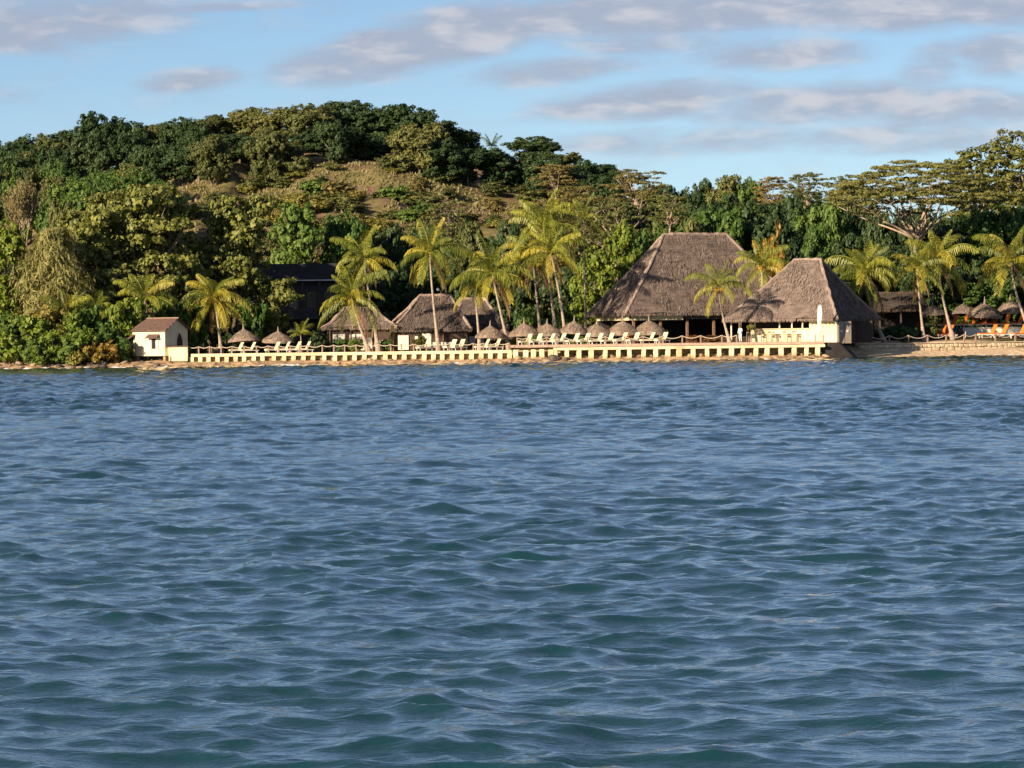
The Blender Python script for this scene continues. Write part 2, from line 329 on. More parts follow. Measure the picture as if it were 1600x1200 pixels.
# water: clear dark teal body, dielectric gloss, fine ripples as relief
def water_mat():
    m, nt, b = newmat('sea_water')
    b.inputs['Base Color'].default_value = (.006, .052, .066, 1); b.inputs['Roughness'].default_value = .03; b.inputs['IOR'].default_value = 1.6
    g = nt.nodes.new('ShaderNodeNewGeometry')
    mp = nt.nodes.new('ShaderNodeMapping'); mp.inputs['Scale'].default_value = (.8, 1.25, 1); mp.inputs['Rotation'].default_value = (0, 0, R(14)); nt.links.new(g.outputs['Position'], mp.inputs[0])
    hs = []
    for sc, w, ds in ((4.5, .30, .8), (15, .16, .4)):
        n = nt.nodes.new('ShaderNodeTexNoise'); n.inputs['Scale'].default_value = sc; n.inputs['Detail'].default_value = 2.5; n.inputs['Distortion'].default_value = ds
        nt.links.new(mp.outputs[0], n.inputs['Vector'])
        x = nt.nodes.new('ShaderNodeMath'); x.operation = 'MULTIPLY'; x.inputs[1].default_value = w; nt.links.new(n.outputs[0], x.inputs[0]); hs.append(x.outputs[0])
    a = nt.nodes.new('ShaderNodeMath'); a.operation = 'ADD'; nt.links.new(hs[0], a.inputs[0]); nt.links.new(hs[1], a.inputs[1])
    bp = nt.nodes.new('ShaderNodeBump'); bp.inputs['Strength'].default_value = .8; bp.inputs['Distance'].default_value = .06
    sy = nt.nodes.new('ShaderNodeSeparateXYZ'); nt.links.new(g.outputs['Position'], sy.inputs[0])       # relief for the short waves the mesh no longer resolves
    fm = nt.nodes.new('ShaderNodeMapRange'); fm.inputs[1].default_value = -130; fm.inputs[2].default_value = 170; fm.inputs[3].default_value = .8; fm.inputs[4].default_value = 1.1; nt.links.new(sy.outputs[1], fm.inputs[0])
    hm = nt.nodes.new('ShaderNodeMath'); hm.operation = 'MULTIPLY'; nt.links.new(a.outputs[0], hm.inputs[0]); nt.links.new(fm.outputs[0], hm.inputs[1])
    nt.links.new(hm.outputs[0], bp.inputs['Height']); nt.links.new(bp.outputs[0], b.inputs['Normal'])
    # shallow water over sand near this shore is greener, the deep channel bluer
    n = nt.nodes.new('ShaderNodeTexNoise'); n.inputs['Scale'].default_value = .05; n.inputs['Detail'].default_value = 3; nt.links.new(g.outputs['Position'], n.inputs['Vector'])
    sp = nt.nodes.new('ShaderNodeSeparateXYZ'); nt.links.new(g.outputs['Position'], sp.inputs[0])
    dp = nt.nodes.new('ShaderNodeMapRange'); dp.inputs[1].default_value = -158; dp.inputs[2].default_value = -60; dp.inputs[3].default_value = .75; dp.inputs[4].default_value = .0; nt.links.new(sp.outputs[1], dp.inputs[0])
    mr = nt.nodes.new('ShaderNodeMath'); mr.operation = 'MULTIPLY_ADD'; mr.use_clamp = True; mr.inputs[1].default_value = .9; nt.links.new(n.outputs[0], mr.inputs[0])
    sb = nt.nodes.new('ShaderNodeMath'); sb.operation = 'SUBTRACT'; sb.inputs[1].default_value = .3; nt.links.new(dp.outputs[0], sb.inputs[0]); nt.links.new(sb.outputs[0], mr.inputs[2])
    cr = nt.nodes.new('ShaderNodeMix'); cr.data_type = 'RGBA'; nt.links.new(mr.outputs[0], cr.inputs[0])
    cr.inputs[6].default_value = (.002, .031, .046, 1); cr.inputs[7].default_value = (.004, .038, .047, 1); nt.links.new(cr.outputs[2], b.inputs['Base Color'])
    return m
M['water'] = water_mat()

def ground_mat():
    m, nt, b = newmat('hill_ground'); b.inputs['Roughness'].default_value = .95; b.inputs['Specular IOR Level'].default_value = .1
    g = nt.nodes.new('ShaderNodeNewGeometry')
    def noise(sc, det=6):
        n = nt.nodes.new('ShaderNodeTexNoise'); n.inputs['Scale'].default_value = sc; n.inputs['Detail'].default_value = det; nt.links.new(g.outputs['Position'], n.inputs['Vector']); return n.outputs[0]
    def rng(v, a, c):
        r = nt.nodes.new('ShaderNodeMapRange'); r.inputs[1].default_value = a; r.inputs[2].default_value = c; nt.links.new(v, r.inputs[0]); return r.outputs[0]
    def mix(f, a, c):
        x = nt.nodes.new('ShaderNodeMix'); x.data_type = 'RGBA'; nt.links.new(f, x.inputs[0])
        for i, v in ((6, a), (7, c)):
            if isinstance(v, tuple): x.inputs[i].default_value = (*v, 1)
            else: nt.links.new(v, x.inputs[i])
        return x.outputs[2]
    sp = nt.nodes.new('ShaderNodeSeparateXYZ'); nt.links.new(g.outputs['Position'], sp.inputs[0])
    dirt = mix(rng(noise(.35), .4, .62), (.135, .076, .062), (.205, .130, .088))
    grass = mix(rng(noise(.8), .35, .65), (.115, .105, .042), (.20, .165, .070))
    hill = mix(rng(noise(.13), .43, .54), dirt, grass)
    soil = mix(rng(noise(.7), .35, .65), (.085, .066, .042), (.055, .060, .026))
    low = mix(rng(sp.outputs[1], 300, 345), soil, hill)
    sand = mix(rng(noise(2.2), .35, .65), (.68, .52, .35), (.54, .40, .26))
    rub = mix(rng(noise(1.6), .4, .62), (.46, .33, .20), (.20, .14, .095))
    isb = rng(sp.outputs[0], 36, 40); shore = mix(isb, rub, sand)
    zz = rng(sp.outputs[2], 1.15, 1.35)
    yy = rng(sp.outputs[1], 264, 267)
    mxx = nt.nodes.new('ShaderNodeMath'); mxx.operation = 'MAXIMUM'
    inv = nt.nodes.new('ShaderNodeMath'); inv.operation = 'MULTIPLY_ADD'; inv.inputs[1].default_value = -1.0; inv.inputs[2].default_value = 1.0; nt.links.new(isb, inv.inputs[0])
    zl = nt.nodes.new('ShaderNodeMath'); zl.operation = 'MULTIPLY'; nt.links.new(zz, zl.inputs[0]); nt.links.new(inv.outputs[0], zl.inputs[1])
    nt.links.new(zl.outputs[0], mxx.inputs[0]); nt.links.new(yy, mxx.inputs[1])
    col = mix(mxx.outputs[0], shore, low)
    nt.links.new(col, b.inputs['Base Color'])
    bp = nt.nodes.new('ShaderNodeBump'); bp.inputs['Strength'].default_value = .7; bp.inputs['Distance'].default_value = .3; nt.links.new(noise(1.4, 8), bp.inputs['Height']); nt.links.new(bp.outputs[0], b.inputs['Normal'])
    return m
M['ground'] = ground_mat()

# ------------------------------------------------------------------ terrain
gx = np.concatenate([np.linspace(-900, -160, 20)[:-1], np.linspace(-160, 160, 321), np.linspace(160, 900, 20)[1:]])
gy = np.concatenate([np.linspace(205, 232, 10)[:-1], np.linspace(232, 275, 130)[:-1], np.linspace(275, 540, 180)[:-1], np.linspace(540, 1400, 30)])
GX, GY = np.meshgrid(gx, gy); GZ = ground_np(GX, GY)
nx, ny = len(gx), len(gy)
ii = np.arange((ny-1)*nx).reshape(ny-1, nx)[:, :-1].ravel()
Q = np.stack([ii, ii+1, ii+nx+1, ii+nx], 1)
tag(link('ground', mesh_np('ground', np.stack([GX, GY, GZ], -1).reshape(-1, 3), Q, M['ground'], True)), kind='structure')

# ------------------------------------------------------------------ sea
def build_sea():
    rs = np.random.RandomState(12)
    nr, nc = 1800, 370
    y = 14*np.exp(np.linspace(0, math.log(485/14), nr))
    u = np.concatenate([[-6, -2.5, -1.2, -.5, -.32, -.27], np.linspace(-.25, .25, nc), [.27, .32, .5, 1.2, 2.5, 6]])
    X = np.outer(y+2, u); Y = np.repeat(y[:, None], len(u), 1)-BACK
    cell = np.maximum(np.gradient(y)*.8, 0.00125*y)[:, None]+0*X
    chop = .92+1.4*np.clip((Y+BACK-45)/170, 0, 1)          # rougher out in the channel than close to this shore
    gust = 1+.95*(hnoise(X*.045+9, Y*.022)+.6*hnoise(X*.12, Y*.05))
    Z = np.zeros_like(X); DX = np.zeros_like(X); DY = np.zeros_like(X)
    NW = 100
    lam = np.exp(np.linspace(math.log(.24), math.log(6.0), NW))*rs.uniform(.95, 1.05, NW)
    th = R(-90+14)+rs.normal(0, .85, NW)
    for l, t in zip(lam, th):
        k = 2*math.pi/l
        sl = (0.017*math.exp(-((math.log(l/1.2))/.85)**2)+.021*math.exp(-((math.log(l/.38))/.6)**2)+(.005 if l > 2.2 else .003))*rs.uniform(.4, 1.6)
        a = sl/k
        ph = k*(X*math.cos(t)+Y*math.sin(t))+rs.uniform(0, 6.283)
        att = np.clip((l/cell-1.3)/1.4, 0, 1)*chop*(gust if l < 3.5 else 1)
        c, s = np.cos(ph), np.sin(ph)
        Z += a*att*c; DX -= a*att*s*math.cos(t)*1.6; DY -= a*att*s*math.sin(t)*1.6
    X = X+DX; Y = Y+DY
    n = len(u); ii = np.arange((nr-1)*n).reshape(nr-1, n)[:, :-1].ravel()
    Q = np.stack([ii, ii+1, ii+n+1, ii+n], 1)
    return mesh_np('sea', np.stack([X, Y, Z], -1).reshape(-1, 3), Q, M['water'], True)
tag(link('sea', build_sea()), kind='structure')

# ------------------------------------------------------------------ vegetation meshes
def lobes_dome(rs, rx, rz, z0, n, jit=.35):
    """one main dome with smaller lobes round it"""
    L = [(0, 0, z0, rx*.72, rx*.72, rz*.85)]
    for i in range(n):
        a = i*2.399+rs.uniform(-.3, .3); q = rs.uniform(.45, .68)*rx; h = z0+rs.uniform(-.35, .55)*rz
        r = rx*rs.uniform(.28, .45); L.append((q*math.cos(a), q*math.sin(a), h, r, r, r*rs.uniform(.6, .9)))
    return L
def crown_mesh(name, seed, lobes, dens, cr, nl, ll, lw, mat, low=-.35, flat=.6, inner=1.0, hang=0., stiff=.55):
    rs = np.random.RandomState(seed); CC = []; OUT = []
    for (cx, cy, cz, rx, ry, rz) in lobes:
        n = max(5, int(dens*(rx*ry+rx*rz+ry*rz)*2))
        d = nrm(rs.normal(size=(n*2, 3))); d = d[d[:, 2] > low][:n]
        rr = rs.uniform(.78, 1.06, (len(d), 1))
        CC.append(np.array([cx, cy, cz])+d*rr*np.array([rx, ry, rz])); OUT.append(d)
    CC = np.concatenate(CC); OUT = np.concatenate(OUT)
    k = np.repeat(np.arange(len(CC)), nl)
    off = nrm(rs.normal(size=(len(k), 3)))*(rs.uniform(.15, 1, (len(k), 1))**.5); off[:, 2] *= flat
    sc = (cr*rs.uniform(.6, 1.35, len(CC)))[k][:, None]
    C = CC[k]+off*sc
    up = np.array([0, 0, 1.])
    N = nrm(off*.8+OUT[k]*stiff+up*.35+rs.normal(size=(len(k), 3))*.42)
    D = rs.normal(size=(len(k), 3))+OUT[k]*.6-up*hang
    s = rs.uniform(.6, 1.3, len(k))
    V1, Q1 = leaf_arrays(C, N, D, ll*s, lw*s)
    if inner:
        CI = []; NI = []
        for (cx, cy, cz, rx, ry, rz) in lobes:
            n = max(10, int(26*inner*(rx*ry+rx*rz+ry*rz)))
            d = nrm(rs.normal(size=(n, 3))); CI.append(np.array([cx, cy, cz])+d*rs.uniform(.3, .74, (n, 1))*np.array([rx, ry, rz])); NI.append(nrm(d+rs.normal(size=d.shape)*.5))
        CI = np.concatenate(CI); NI = np.concatenate(NI); m = len(CI)
        r0 = float(np.mean([l[3] for l in lobes]))
        V2, Q2 = leaf_arrays(CI, NI, rs.normal(size=(m, 3)), rs.uniform(1.3, 2.0, m)*ll, rs.uniform(1.3, 1.9, m)*max(lw, ll*.55))
        Q2 = Q2+len(V1); V1 = np.concatenate([V1, V2]); Q1 = np.concatenate([Q1, Q2])
    return mesh_np(name, V1, Q1, mat), CC
def limb(mb, a, b, r0, r1, rng, sag=.0, n=5, sides=5):
    a, b = Vector(a), Vector(b); L = (b-a).length; pts = []; rad = []
    j = Vector((rng.uniform(-1, 1), rng.uniform(-1, 1), rng.uniform(-.3, .6)))*L*.1
    for i in range(n+1):
        t = i/n; p = a.lerp(b, t)+j*math.sin(math.pi*t)+Vector((0, 0, sag*L*math.sin(math.pi*t)))
        pts.append(p); rad.append(r0+(r1-r0)*t)
    mb.tube(pts, rad, sides)
def trunk_mesh(name, seed, h, fork, r, targets, mat, nl=9, lean=(0, 0), stems=1, down=.6):
    rng = random.Random(seed); mb = MB(); T = [tuple(t) for t in targets]; rng.shuffle(T)
    for st in range(stems):
        ox, oy = (0, 0) if stems == 1 else (rng.uniform(-1, 1)*r*2.2, rng.uniform(-1, 1)*r*1.5)
        f = Vector((ox*3+lean[0], oy*3+lean[1], fork*rng.uniform(.85, 1.1) if stems > 1 else fork))
        mb.tube([(ox, oy, -down), (ox*1.2, oy*1.2, .3), (ox*1.6+lean[0]*.3, oy*1.6+lean[1]*.3, fork*.5), tuple(f)], [r*1.5, r*1.05, r*.85, r*.7], 7)
        for t in T[st*nl:(st+1)*nl]:
            t = Vector(t); mid = f.lerp(t, .5)+Vector((rng.uniform(-.4, .4), rng.uniform(-.4, .4), rng.uniform(-.1, .5)))
            limb(mb, f, mid, r*.5, r*.28, rng); limb(mb, mid, t, r*.28, r*.08, rng)
            for q in range(2):
                e = mid.lerp(t, .6)+Vector((rng.uniform(-1, 1), rng.uniform(-1, 1), rng.uniform(0, .8)))*(t-mid).length*.5
                limb(mb, mid.lerp(t, .2*q), e, r*.16, r*.05, rng, sides=4)
    return mb.mesh(name, mat, True)
KIND = {}
def kind(key, crown, trunk, h, r): KIND[key] = (crown, trunk, h, r)
def dense_tree(key, seed, mat, bark='bark', ll=.40, lw=.26, nl=46, dens=.62, h=10, r=5.0, n=9):
    rs = np.random.RandomState(seed); lb = lobes_dome(rs, r, h*.34, h*.60, n)
    lb += [(r*.45*math.cos(a), r*.45*math.sin(a), h*.30, r*.5, r*.5, h*.22) for a in rs.uniform(0, 6.28, 3)]
    c, CC = crown_mesh('crown', seed, lb, dens, .62, nl, ll, lw, M[mat], low=-.6)
    kind(key, c, trunk_mesh('trunk', seed, h, h*.28, .26, CC, M[bark]), h, r)
for i, (mt, sd) in enumerate((('lf_dark', 1), ('lf_dark', 2), ('lf_dark', 3), ('lf_green', 4), ('lf_green', 5), ('lf_olive', 6), ('lf_olive', 7), ('lf_yellow', 8), ('lf_bright', 9))):
    dense_tree('dense%d' % i, sd, mt)
# big-leaved layered tree and vine-hung tree (close to the shore)
def layered_tree(key, seed, mat, bark, h, r, pads, ll, lw, nl, thick=.9, z0=.28, dens=.8, stems=1, top=1.0, inner=.5, cr=.6, flat=.5):
    rs = np.random.RandomState(seed); lb = []
    for i in range(pads):
        a = i*2.399+rs.uniform(-.4, .4); t = (i+.5)/pads; z = h*(z0+(top-z0)*t)-thick
        rad = r*math.sqrt(max(.05, 1-((t-.35)/.78)**2)); q = rad*rs.uniform(.25, .8)
        pr = r*rs.uniform(.26, .42); lb.append((q*math.cos(a), q*math.sin(a), z, pr, pr, thick*rs.uniform(.7, 1.2)))
    c, CC = crown_mesh('crown', seed, lb, dens, cr, nl, ll, lw, M[mat], low=-.25, flat=flat, inner=inner)
    kind(key, c, trunk_mesh('trunk', seed, h, h*.30, .26, CC, M[bark], 12, stems=stems, down=(14 if 'acacia' in key or key == 'leafy_c' else .6)), h, r)
layered_tree('vine_a', 21, 'lf_vine', 'palebark', 15, 7.6, 30, .36, .26, 58, 1.25, .22, .75, 2)
layered_tree('vine_b', 22, 'lf_vine', 'bark', 14, 6.4, 24, .38, .28, 52, 1.3, .2, .75)
layered_tree('leafy_a', 23, 'lf_green', 'bark', 12, 5.2, 22, .38, .26, 52, 1.4, .12, .8)
layered_tree('leafy_b', 24, 'lf_bright', 'bark', 10, 4.6, 20, .38, .28, 48, 1.3, .08, .8)
layered_tree('leafy_c', 25, 'lf_tall', 'palebark', 13, 5.4, 24, .36, .22, 40, 1.0, .3, .55, inner=.25)
layered_tree('acacia_a', 31, 'lf_tan', 'palebark', 10, 6.0, 22, .36, .10, 56, .42, .35, .95, inner=.12, cr=.55, flat=.3)
layered_tree('acacia_b', 32, 'lf_tan', 'palebark', 10, 6.0, 18, .36, .10, 56, .40, .45, .95, inner=.12, cr=.55, flat=.3)
layered_tree('acacia_c', 33, 'lf_olive', 'palebark', 9, 5.5, 18, .34, .10, 50, .38, .42, .8, inner=.12, cr=.5, flat=.3)
# rain tree: wide shallow umbrella on a fan of pale limbs
def rain_tree():
    rs = np.random.RandomState(41); rng = random.Random(41); lb = []; h, r = 14.5, 10.5
    for i in range(84):
        a = i*2.399; q = r*math.sqrt((i+.5)/84); z = h*(.97-.36*(q/r)**1.7)-.5+rs.uniform(-.35, .25)
        pr = rs.uniform(1.2, 2.1); lb.append((q*math.cos(a), q*math.sin(a), z, pr, pr, .26))
    for i in range(54):
        a = i*2.399+.7; q = r*rs.uniform(.35, 1.0); z = h*rs.uniform(.47, .72); pr = rs.uniform(1.0, 1.7); lb.append((q*math.cos(a), q*math.sin(a), z, pr, pr, .34))
    c, CC = crown_mesh('crown', 41, lb, 1.3, .55, 50, .34, .11, M['lf_rain'], low=-.2, flat=.26, inner=.08)
    mb = MB(); f = Vector((0, 0, 3.4))
    mb.tube([(0, 0, -14), (.1, 0, .6), (-.1, 0, 2), tuple(f)], [.5, .34, .30, .28], 9)
    for i in range(15):
        a = i*2.399+.2; q = r*(.35+.6*((i % 5)/4)); z = h*(.97-.36*(q/r)**1.7)-.9
        e = Vector((q*math.cos(a), q*math.sin(a), z)); m1 = f.lerp(e, .45)+Vector((0, 0, -.5+rng.random()))
        limb(mb, f, m1, .17, .11, rng, 0, 5, 6); limb(mb, m1, e, .11, .035, rng)
        for k in range(4):
            s = m1.lerp(e, k*.22); d = Vector((rng.uniform(-1, 1), rng.uniform(-1, 1), rng.uniform(.1, .7)))*2.4
            limb(mb, s, s+d, .06, .02, rng, sides=4)
    kind('rain', c, mb.mesh('trunk', M['palebark'], True), h, r)
rain_tree()
# shrubs
def shrub(key, seed, mat, ll=.26, lw=.17, h=2.4, r=1.5, n=6, nl=34, dens=1.6):
    rs = np.random.RandomState(seed); lb = lobes_dome(rs, r, h*.5, h*.48, n); lb.append((0, 0, h*.25, r*.8, r*.8, h*.28))
    c, CC = crown_mesh('crown', seed, lb, dens, .34, nl, ll, lw, M[mat], low=-.7, inner=.7)
    mb = MB(); rng = random.Random(seed)
    for i in range(5): limb(mb, (rng.uniform(-.1, .1), rng.uniform(-.1, .1), -.3), CC[rng.randrange(len(CC))], .05, .015, rng, sides=4)
    kind(key, c, mb.mesh('stems', M['bark']), h, r)
for key, sd, mt in (('shrub_g', 51, 'lf_green'), ('shrub_g2', 52, 'lf_bright'), ('shrub_o', 53, 'lf_olive'), ('shrub_y', 54, 'lf_yellow'), ('shrub_c', 55, 'lf_croton'), ('shrub_t', 56, 'lf_tan'), ('shrub_r', 57, 'lf_red'), ('shrub_d', 58, 'lf_dark'), ('shrub_dry', 59, 'lf_dry')):
    shrub(key, sd, mt)
shrub('bush_g', 61, 'lf_green', .42, .24, 4.6, 2.6, 8, 36, .8); shrub('bush_b', 62, 'lf_bright', .42, .22, 4.6, 2.6, 8, 36, .8); shrub('bush_y', 63, 'lf_yellow', .40, .22, 4.6, 2.6, 8, 32, .7)
# feathery she-oak: fine drooping needles
def feathery():
    rs = np.random.RandomState(71); h, r = 8.5, 2.8; n = 9500
    t = rs.uniform(.02, 1, n)**.8; prof = r*np.sin(np.pi*(.12+.80*(1-t)))**.8*(1-.35*t); a = rs.uniform(0, 6.283, n)
    lum = 1+.22*np.sin(a*3+t*9)+.14*np.sin(a*7-t*21); q = prof*lum*rs.uniform(.45, 1.02, n)
    C = np.stack([q*np.cos(a), q*np.sin(a), t*h*.98], 1)
    out = np.stack([np.cos(a), np.sin(a), 0*a], 1); N = nrm(out+rs.normal(size=(n, 3))*.5); D = out*.5+np.array([0, 0, -.9])+rs.normal(size=(n, 3))*.45
    V_, Q = leaf_arrays(C, N, D, rs.uniform(.4, .85, n), rs.uniform(.05, .12, n))
    me = mesh_np('crown', V_, Q, M['lf_feather']); mb = MB(); mb.tube([(0, 0, -.4), (.05, 0, 3), (0, .1, 7.5)], [.2, .14, .04], 6)
    kind('feathery', me, mb.mesh('trunk', M['bark']), h, r)
feathery()
# half-bare dry tree
def bare_tree(key, seed, leaves):
    rng = random.Random(seed); mb = MB(); tips = []
    def grow(p, d, L, r, n):
        e = p+d*L; limb(mb, p, e, r, r*.6, rng, sides=4, n=3)
        if n == 0: tips.append(e); return
        for i in range(3):
            nd = (d+Vector((rng.uniform(-1, 1), rng.uniform(-1, 1), rng.uniform(-.3, .8)))*.75).normalized(); grow(e, nd, L*.72, r*.58, n-1)
    grow(Vector((0, 0, -.5)), Vector((.05, 0, 1)), 3.0, .17, 4)
    rs = np.random.RandomState(seed); T = np.array([tuple(t) for t in tips]); hh = T[:, 2].max(); rr = np.abs(T[:, :2]).max()
    k = rs.randint(0, len(T), leaves); C = T[k]+rs.normal(size=(leaves, 3))*.32
    V_, Q = leaf_arrays(C, nrm(rs.normal(size=(leaves, 3))+np.array([-.3, -.4, .3])), rs.normal(size=(leaves, 3)), rs.uniform(.14, .34, leaves), rs.uniform(.07, .16, leaves))
    kind(key, mesh_np('crown', V_, Q, M['lf_dry']), mb.mesh('trunk', M['palebark']), hh, rr)
bare_tree('bare_a', 81, 2600); bare_tree('bare_b', 82, 4200)

RV = random.Random(99)
def plant(key, name, label, cat, px, topy, Y, wpx, group=None, squash=1.0, base=None, rz=None):
    cr, tr, h0, r0 = KIND[key]; p = at(px, topy, Y); zb = H(p.x, Y) if base is None else base
    hh = max(.3, p.z-zb); r = wpx/2/ppm(Y); sx = r/r0
    o = empty(name, label, cat, (p.x, Y, zb-.05), RV.uniform(0, 6.28) if rz is None else rz, group)
    flat = key in ('rain', 'leafy_c', 'acacia_a', 'acacia_b', 'acacia_c'); sz = sx*.92 if flat else hh/h0
    o.scale = (sx, sx*squash, sz); dz = max(-4, hh/sz-h0) if flat else 0
    link('trunk' if 'shrub' not in name and 'bush' not in name else 'stems', tr, o, (0, 0, dz)); link('crown', cr, o, (0, 0, dz))
    return o

# ------------------------------------------------------------------ hilltop wood
HT = [(-25, 222, 80, 0), (15, 212, 70, 0), (45, 199, 76, 1), (82, 200, 60, 5), (108, 194, 92, 2), (152, 167, 78, 0), (195, 175, 88, 1), (236, 187, 62, 5), (271, 175, 62, 2), (302, 188, 60, 0),
      (330, 173, 66, 5), (366, 176, 54, 6), (398, 158, 84, 6), (440, 161, 84, 5), (480, 151, 80, 6), (512, 152, 70, 2), (545, 149, 90, 0), (596, 151, 100, 1), (645, 153, 84, 2), (690, 180, 80, 0), (728, 196, 54, 1),
      (836, 208, 84, 0), (880, 234, 60, 5), (908, 243, 64, 2), (940, 250, 64, 1), (966, 261, 46, 0)]
def nth(i): return str(i)+('th' if 10 < i % 100 < 14 else {1: 'st', 2: 'nd', 3: 'rd'}.get(i % 10, 'th'))
for i_, (px, ty, w, k) in enumerate(HT):
    plant('dense%d' % k, 'hilltop_tree', ('round dark tree' if k < 5 else 'olive green tree')+' on the wooded hilltop skyline, %s of the row from the left' % nth(i_+1), 'tree', px, ty, 495+RV.uniform(-8, 8), w*1.12, 'trees on the hilltop skyline')
x = -30; i_ = 0
while x < 720:
    i_ += 1
    ty = 208+RV.uniform(-14, 14)-(14 if 480 < x < 680 else 0)+max(0, 120-x)*.1
    k = RV.choice([0, 1, 2, 0, 1, 2, 0, 5])
    plant('dense%d' % k, 'hill_tree', ('olive tree' if k == 5 else 'dark tree')+' in the wood just below the hill crest, %s from the left' % nth(i_), 'tree', x, ty, 472+RV.uniform(-6, 6), RV.uniform(66, 96), 'trees in the wood below the crest')
    x += RV.uniform(30, 44)
ST = [(330, 200, 70, 5), (415, 186, 72, 6), (520, 178, 66, 1), (655, 181, 96, 5), (690, 215, 80, 0), (730, 222, 80, 1), (772, 224, 74, 2), (850, 232, 80, 0), (900, 252, 80, 2), (945, 263, 80, 1), (810, 240, 60, 0)]
for i_, (px, ty, w, k) in enumerate(sorted(ST)):
    plant('dense%d' % k, 'hill_tree', 'tree standing out before the dark hilltop wood, %s of eleven from the left' % nth(i_+1), 'tree', px, ty, 458+RV.uniform(-5, 5), w, 'trees standing out near the crest')
# green slope on the left
for i in range(34):
    px = RV.uniform(-20, 270); ty = 236+RV.uniform(0, 62)+max(0, px-200)*.25; Y = 452-(ty-236)*1.3
    k = RV.choice([3, 4, 5, 6, 0, 7, 3, 5]); plant('dense%d' % k, 'slope_tree', {3: 'green', 4: 'leafy green', 5: 'olive', 6: 'greyish olive', 0: 'dark', 7: 'yellow green'}[k]+' tree on the left flank of the hill', 'tree', px, ty, Y, RV.uniform(44, 78), 'trees on the left flank of the hill')
# scrub on the bare slope
n = 0
while n < 285:
    Y = RV.uniform(365, 462); px = RV.uniform(255, 930); X = xp(px, Y)
    z = H(X, Y); r = RV.uniform(.7, 1.3+1.6*RV.random())
    if 432 < Y < 452 and px < 620 and RV.random() < .75: continue
    k = RV.choice(['shrub_o', 'shrub_y', 'shrub_o', 'shrub_g', 'shrub_o', 'shrub_t', 'shrub_y'])
    cr, tr, h0, r0 = KIND[k]
    lab = {'shrub_o': 'olive shrub', 'shrub_y': 'yellow green shrub', 'shrub_t': 'tan shrub', 'shrub_g': 'green shrub', 'shrub_dry': 'dry brown shrub'}[k]
    o = empty('hill_shrub', lab+' scattered over the bare reddish hillside', 'shrub', (X, Y, z-.1), RV.uniform(0, 6.28), 'shrubs on the bare hillside')
    o.scale = (r/r0*1.25, r/r0*1.25, r/r0*RV.uniform(.6, .95)); link('stems', tr, o); link('crown', cr, o); n += 1
# tufts of dry grass on the open slope
rs = np.random.RandomState(8); nt_ = 20000; Yt = rs.uniform(372, 470, nt_); Pt = rs.uniform(240, 900, nt_); Xt = (Pt-800)/F*(Yt+BACK)
kp = (hnoise(Xt*.09+4, Yt*.09)+.5*hnoise(Xt*.3, Yt*.3)) > -.02; Xt, Yt = Xt[kp], Yt[kp]; Zt = ground_np(Xt, Yt); m_ = len(Xt)
Ct = np.stack([Xt, Yt, Zt+.22], 1); Nt = nrm(np.stack([rs.normal(size=m_)*.7, -np.ones(m_), rs.normal(size=m_)*.2+.3], 1)); Dt = np.stack([rs.normal(size=m_)*.35, rs.normal(size=m_)*.2, np.ones(m_)], 1)
Vt, Qt = leaf_arrays(Ct, Nt, Dt, rs.uniform(.3, .8, m_), rs.uniform(.12, .4, m_))
tag(link('dry_grass', mesh_np('dry_grass', Vt, Qt, M['lf_grass'])), 'tufts of dry yellow grass over the open hillside', 'grass', kind='stuff')
# low wood on the right behind the huts
for i, px in enumerate(sorted(RV.uniform(930, 1340) for q in range(30))):
    ty = 283+RV.uniform(0, 45); Y = 420-(ty-283)*1.5
    k = RV.choice([0, 1, 2, 3, 5]); plant('dense%d' % k, 'back_tree', 'tree in the low wood beyond the thatched restaurant, %s from the left' % nth(i+1), 'tree', px, ty, Y, RV.uniform(50, 90), 'trees in the low wood behind the resort')
for i, (px, ty, w, k) in enumerate(((1015, 272, 70, 'dense5'), (1045, 276, 60, 'dense2'), (1075, 278, 60, 'dense1'), (1100, 268, 50, 'dense0'), (1135, 258, 78, 'dense5'), (1168, 264, 60, 'dense3'))):
    plant(k, 'back_tree', 'tree on the low skyline right of the hill, %s of six from the left' % nth(i+1), 'tree', px, ty, 425, w*1.1, 'trees on the low skyline right of the hill')
# acacias on the lower slope
for px, ty, w, Y, k, lab in ((868, 254, 88, 372, 'acacia_b', 'tall tan acacia with a narrow raised top above the coconut palms'),
                             (905, 288, 150, 366, 'acacia_a', 'wide tan acacia below the tall narrow one, behind the thin bare palm'),
                             (998, 262, 120, 372, 'acacia_b', 'flat topped tan acacia with pale limbs left of the big thatched roof'),
                             (1046, 302, 96, 362, 'acacia_c', 'low olive acacia behind the left hip of the big thatched roof'),
                             (832, 312, 130, 356, 'acacia_a', 'spreading tan acacia behind the tallest cluster of palms'),
                             (962, 312, 160, 354, 'acacia_c', 'low wide olive acacia behind the thin bare palm'),
                             (700, 312, 130, 362, 'acacia_c', 'flat yellow olive acacia at the foot of the bare slope'),
                             (1205, 274, 90, 350, 'acacia_a', 'tan acacia top showing above the dark mango trees'),
                             (1262, 268, 110, 345, 'acacia_c', 'airy acacia on the skyline left of the rain tree'),
                             (1318, 272, 100, 340, 'acacia_c', 'airy acacia close behind the left edge of the rain tree')):
    plant(k, 'acacia_tree', lab, 'tree', px, ty, Y, w, None)

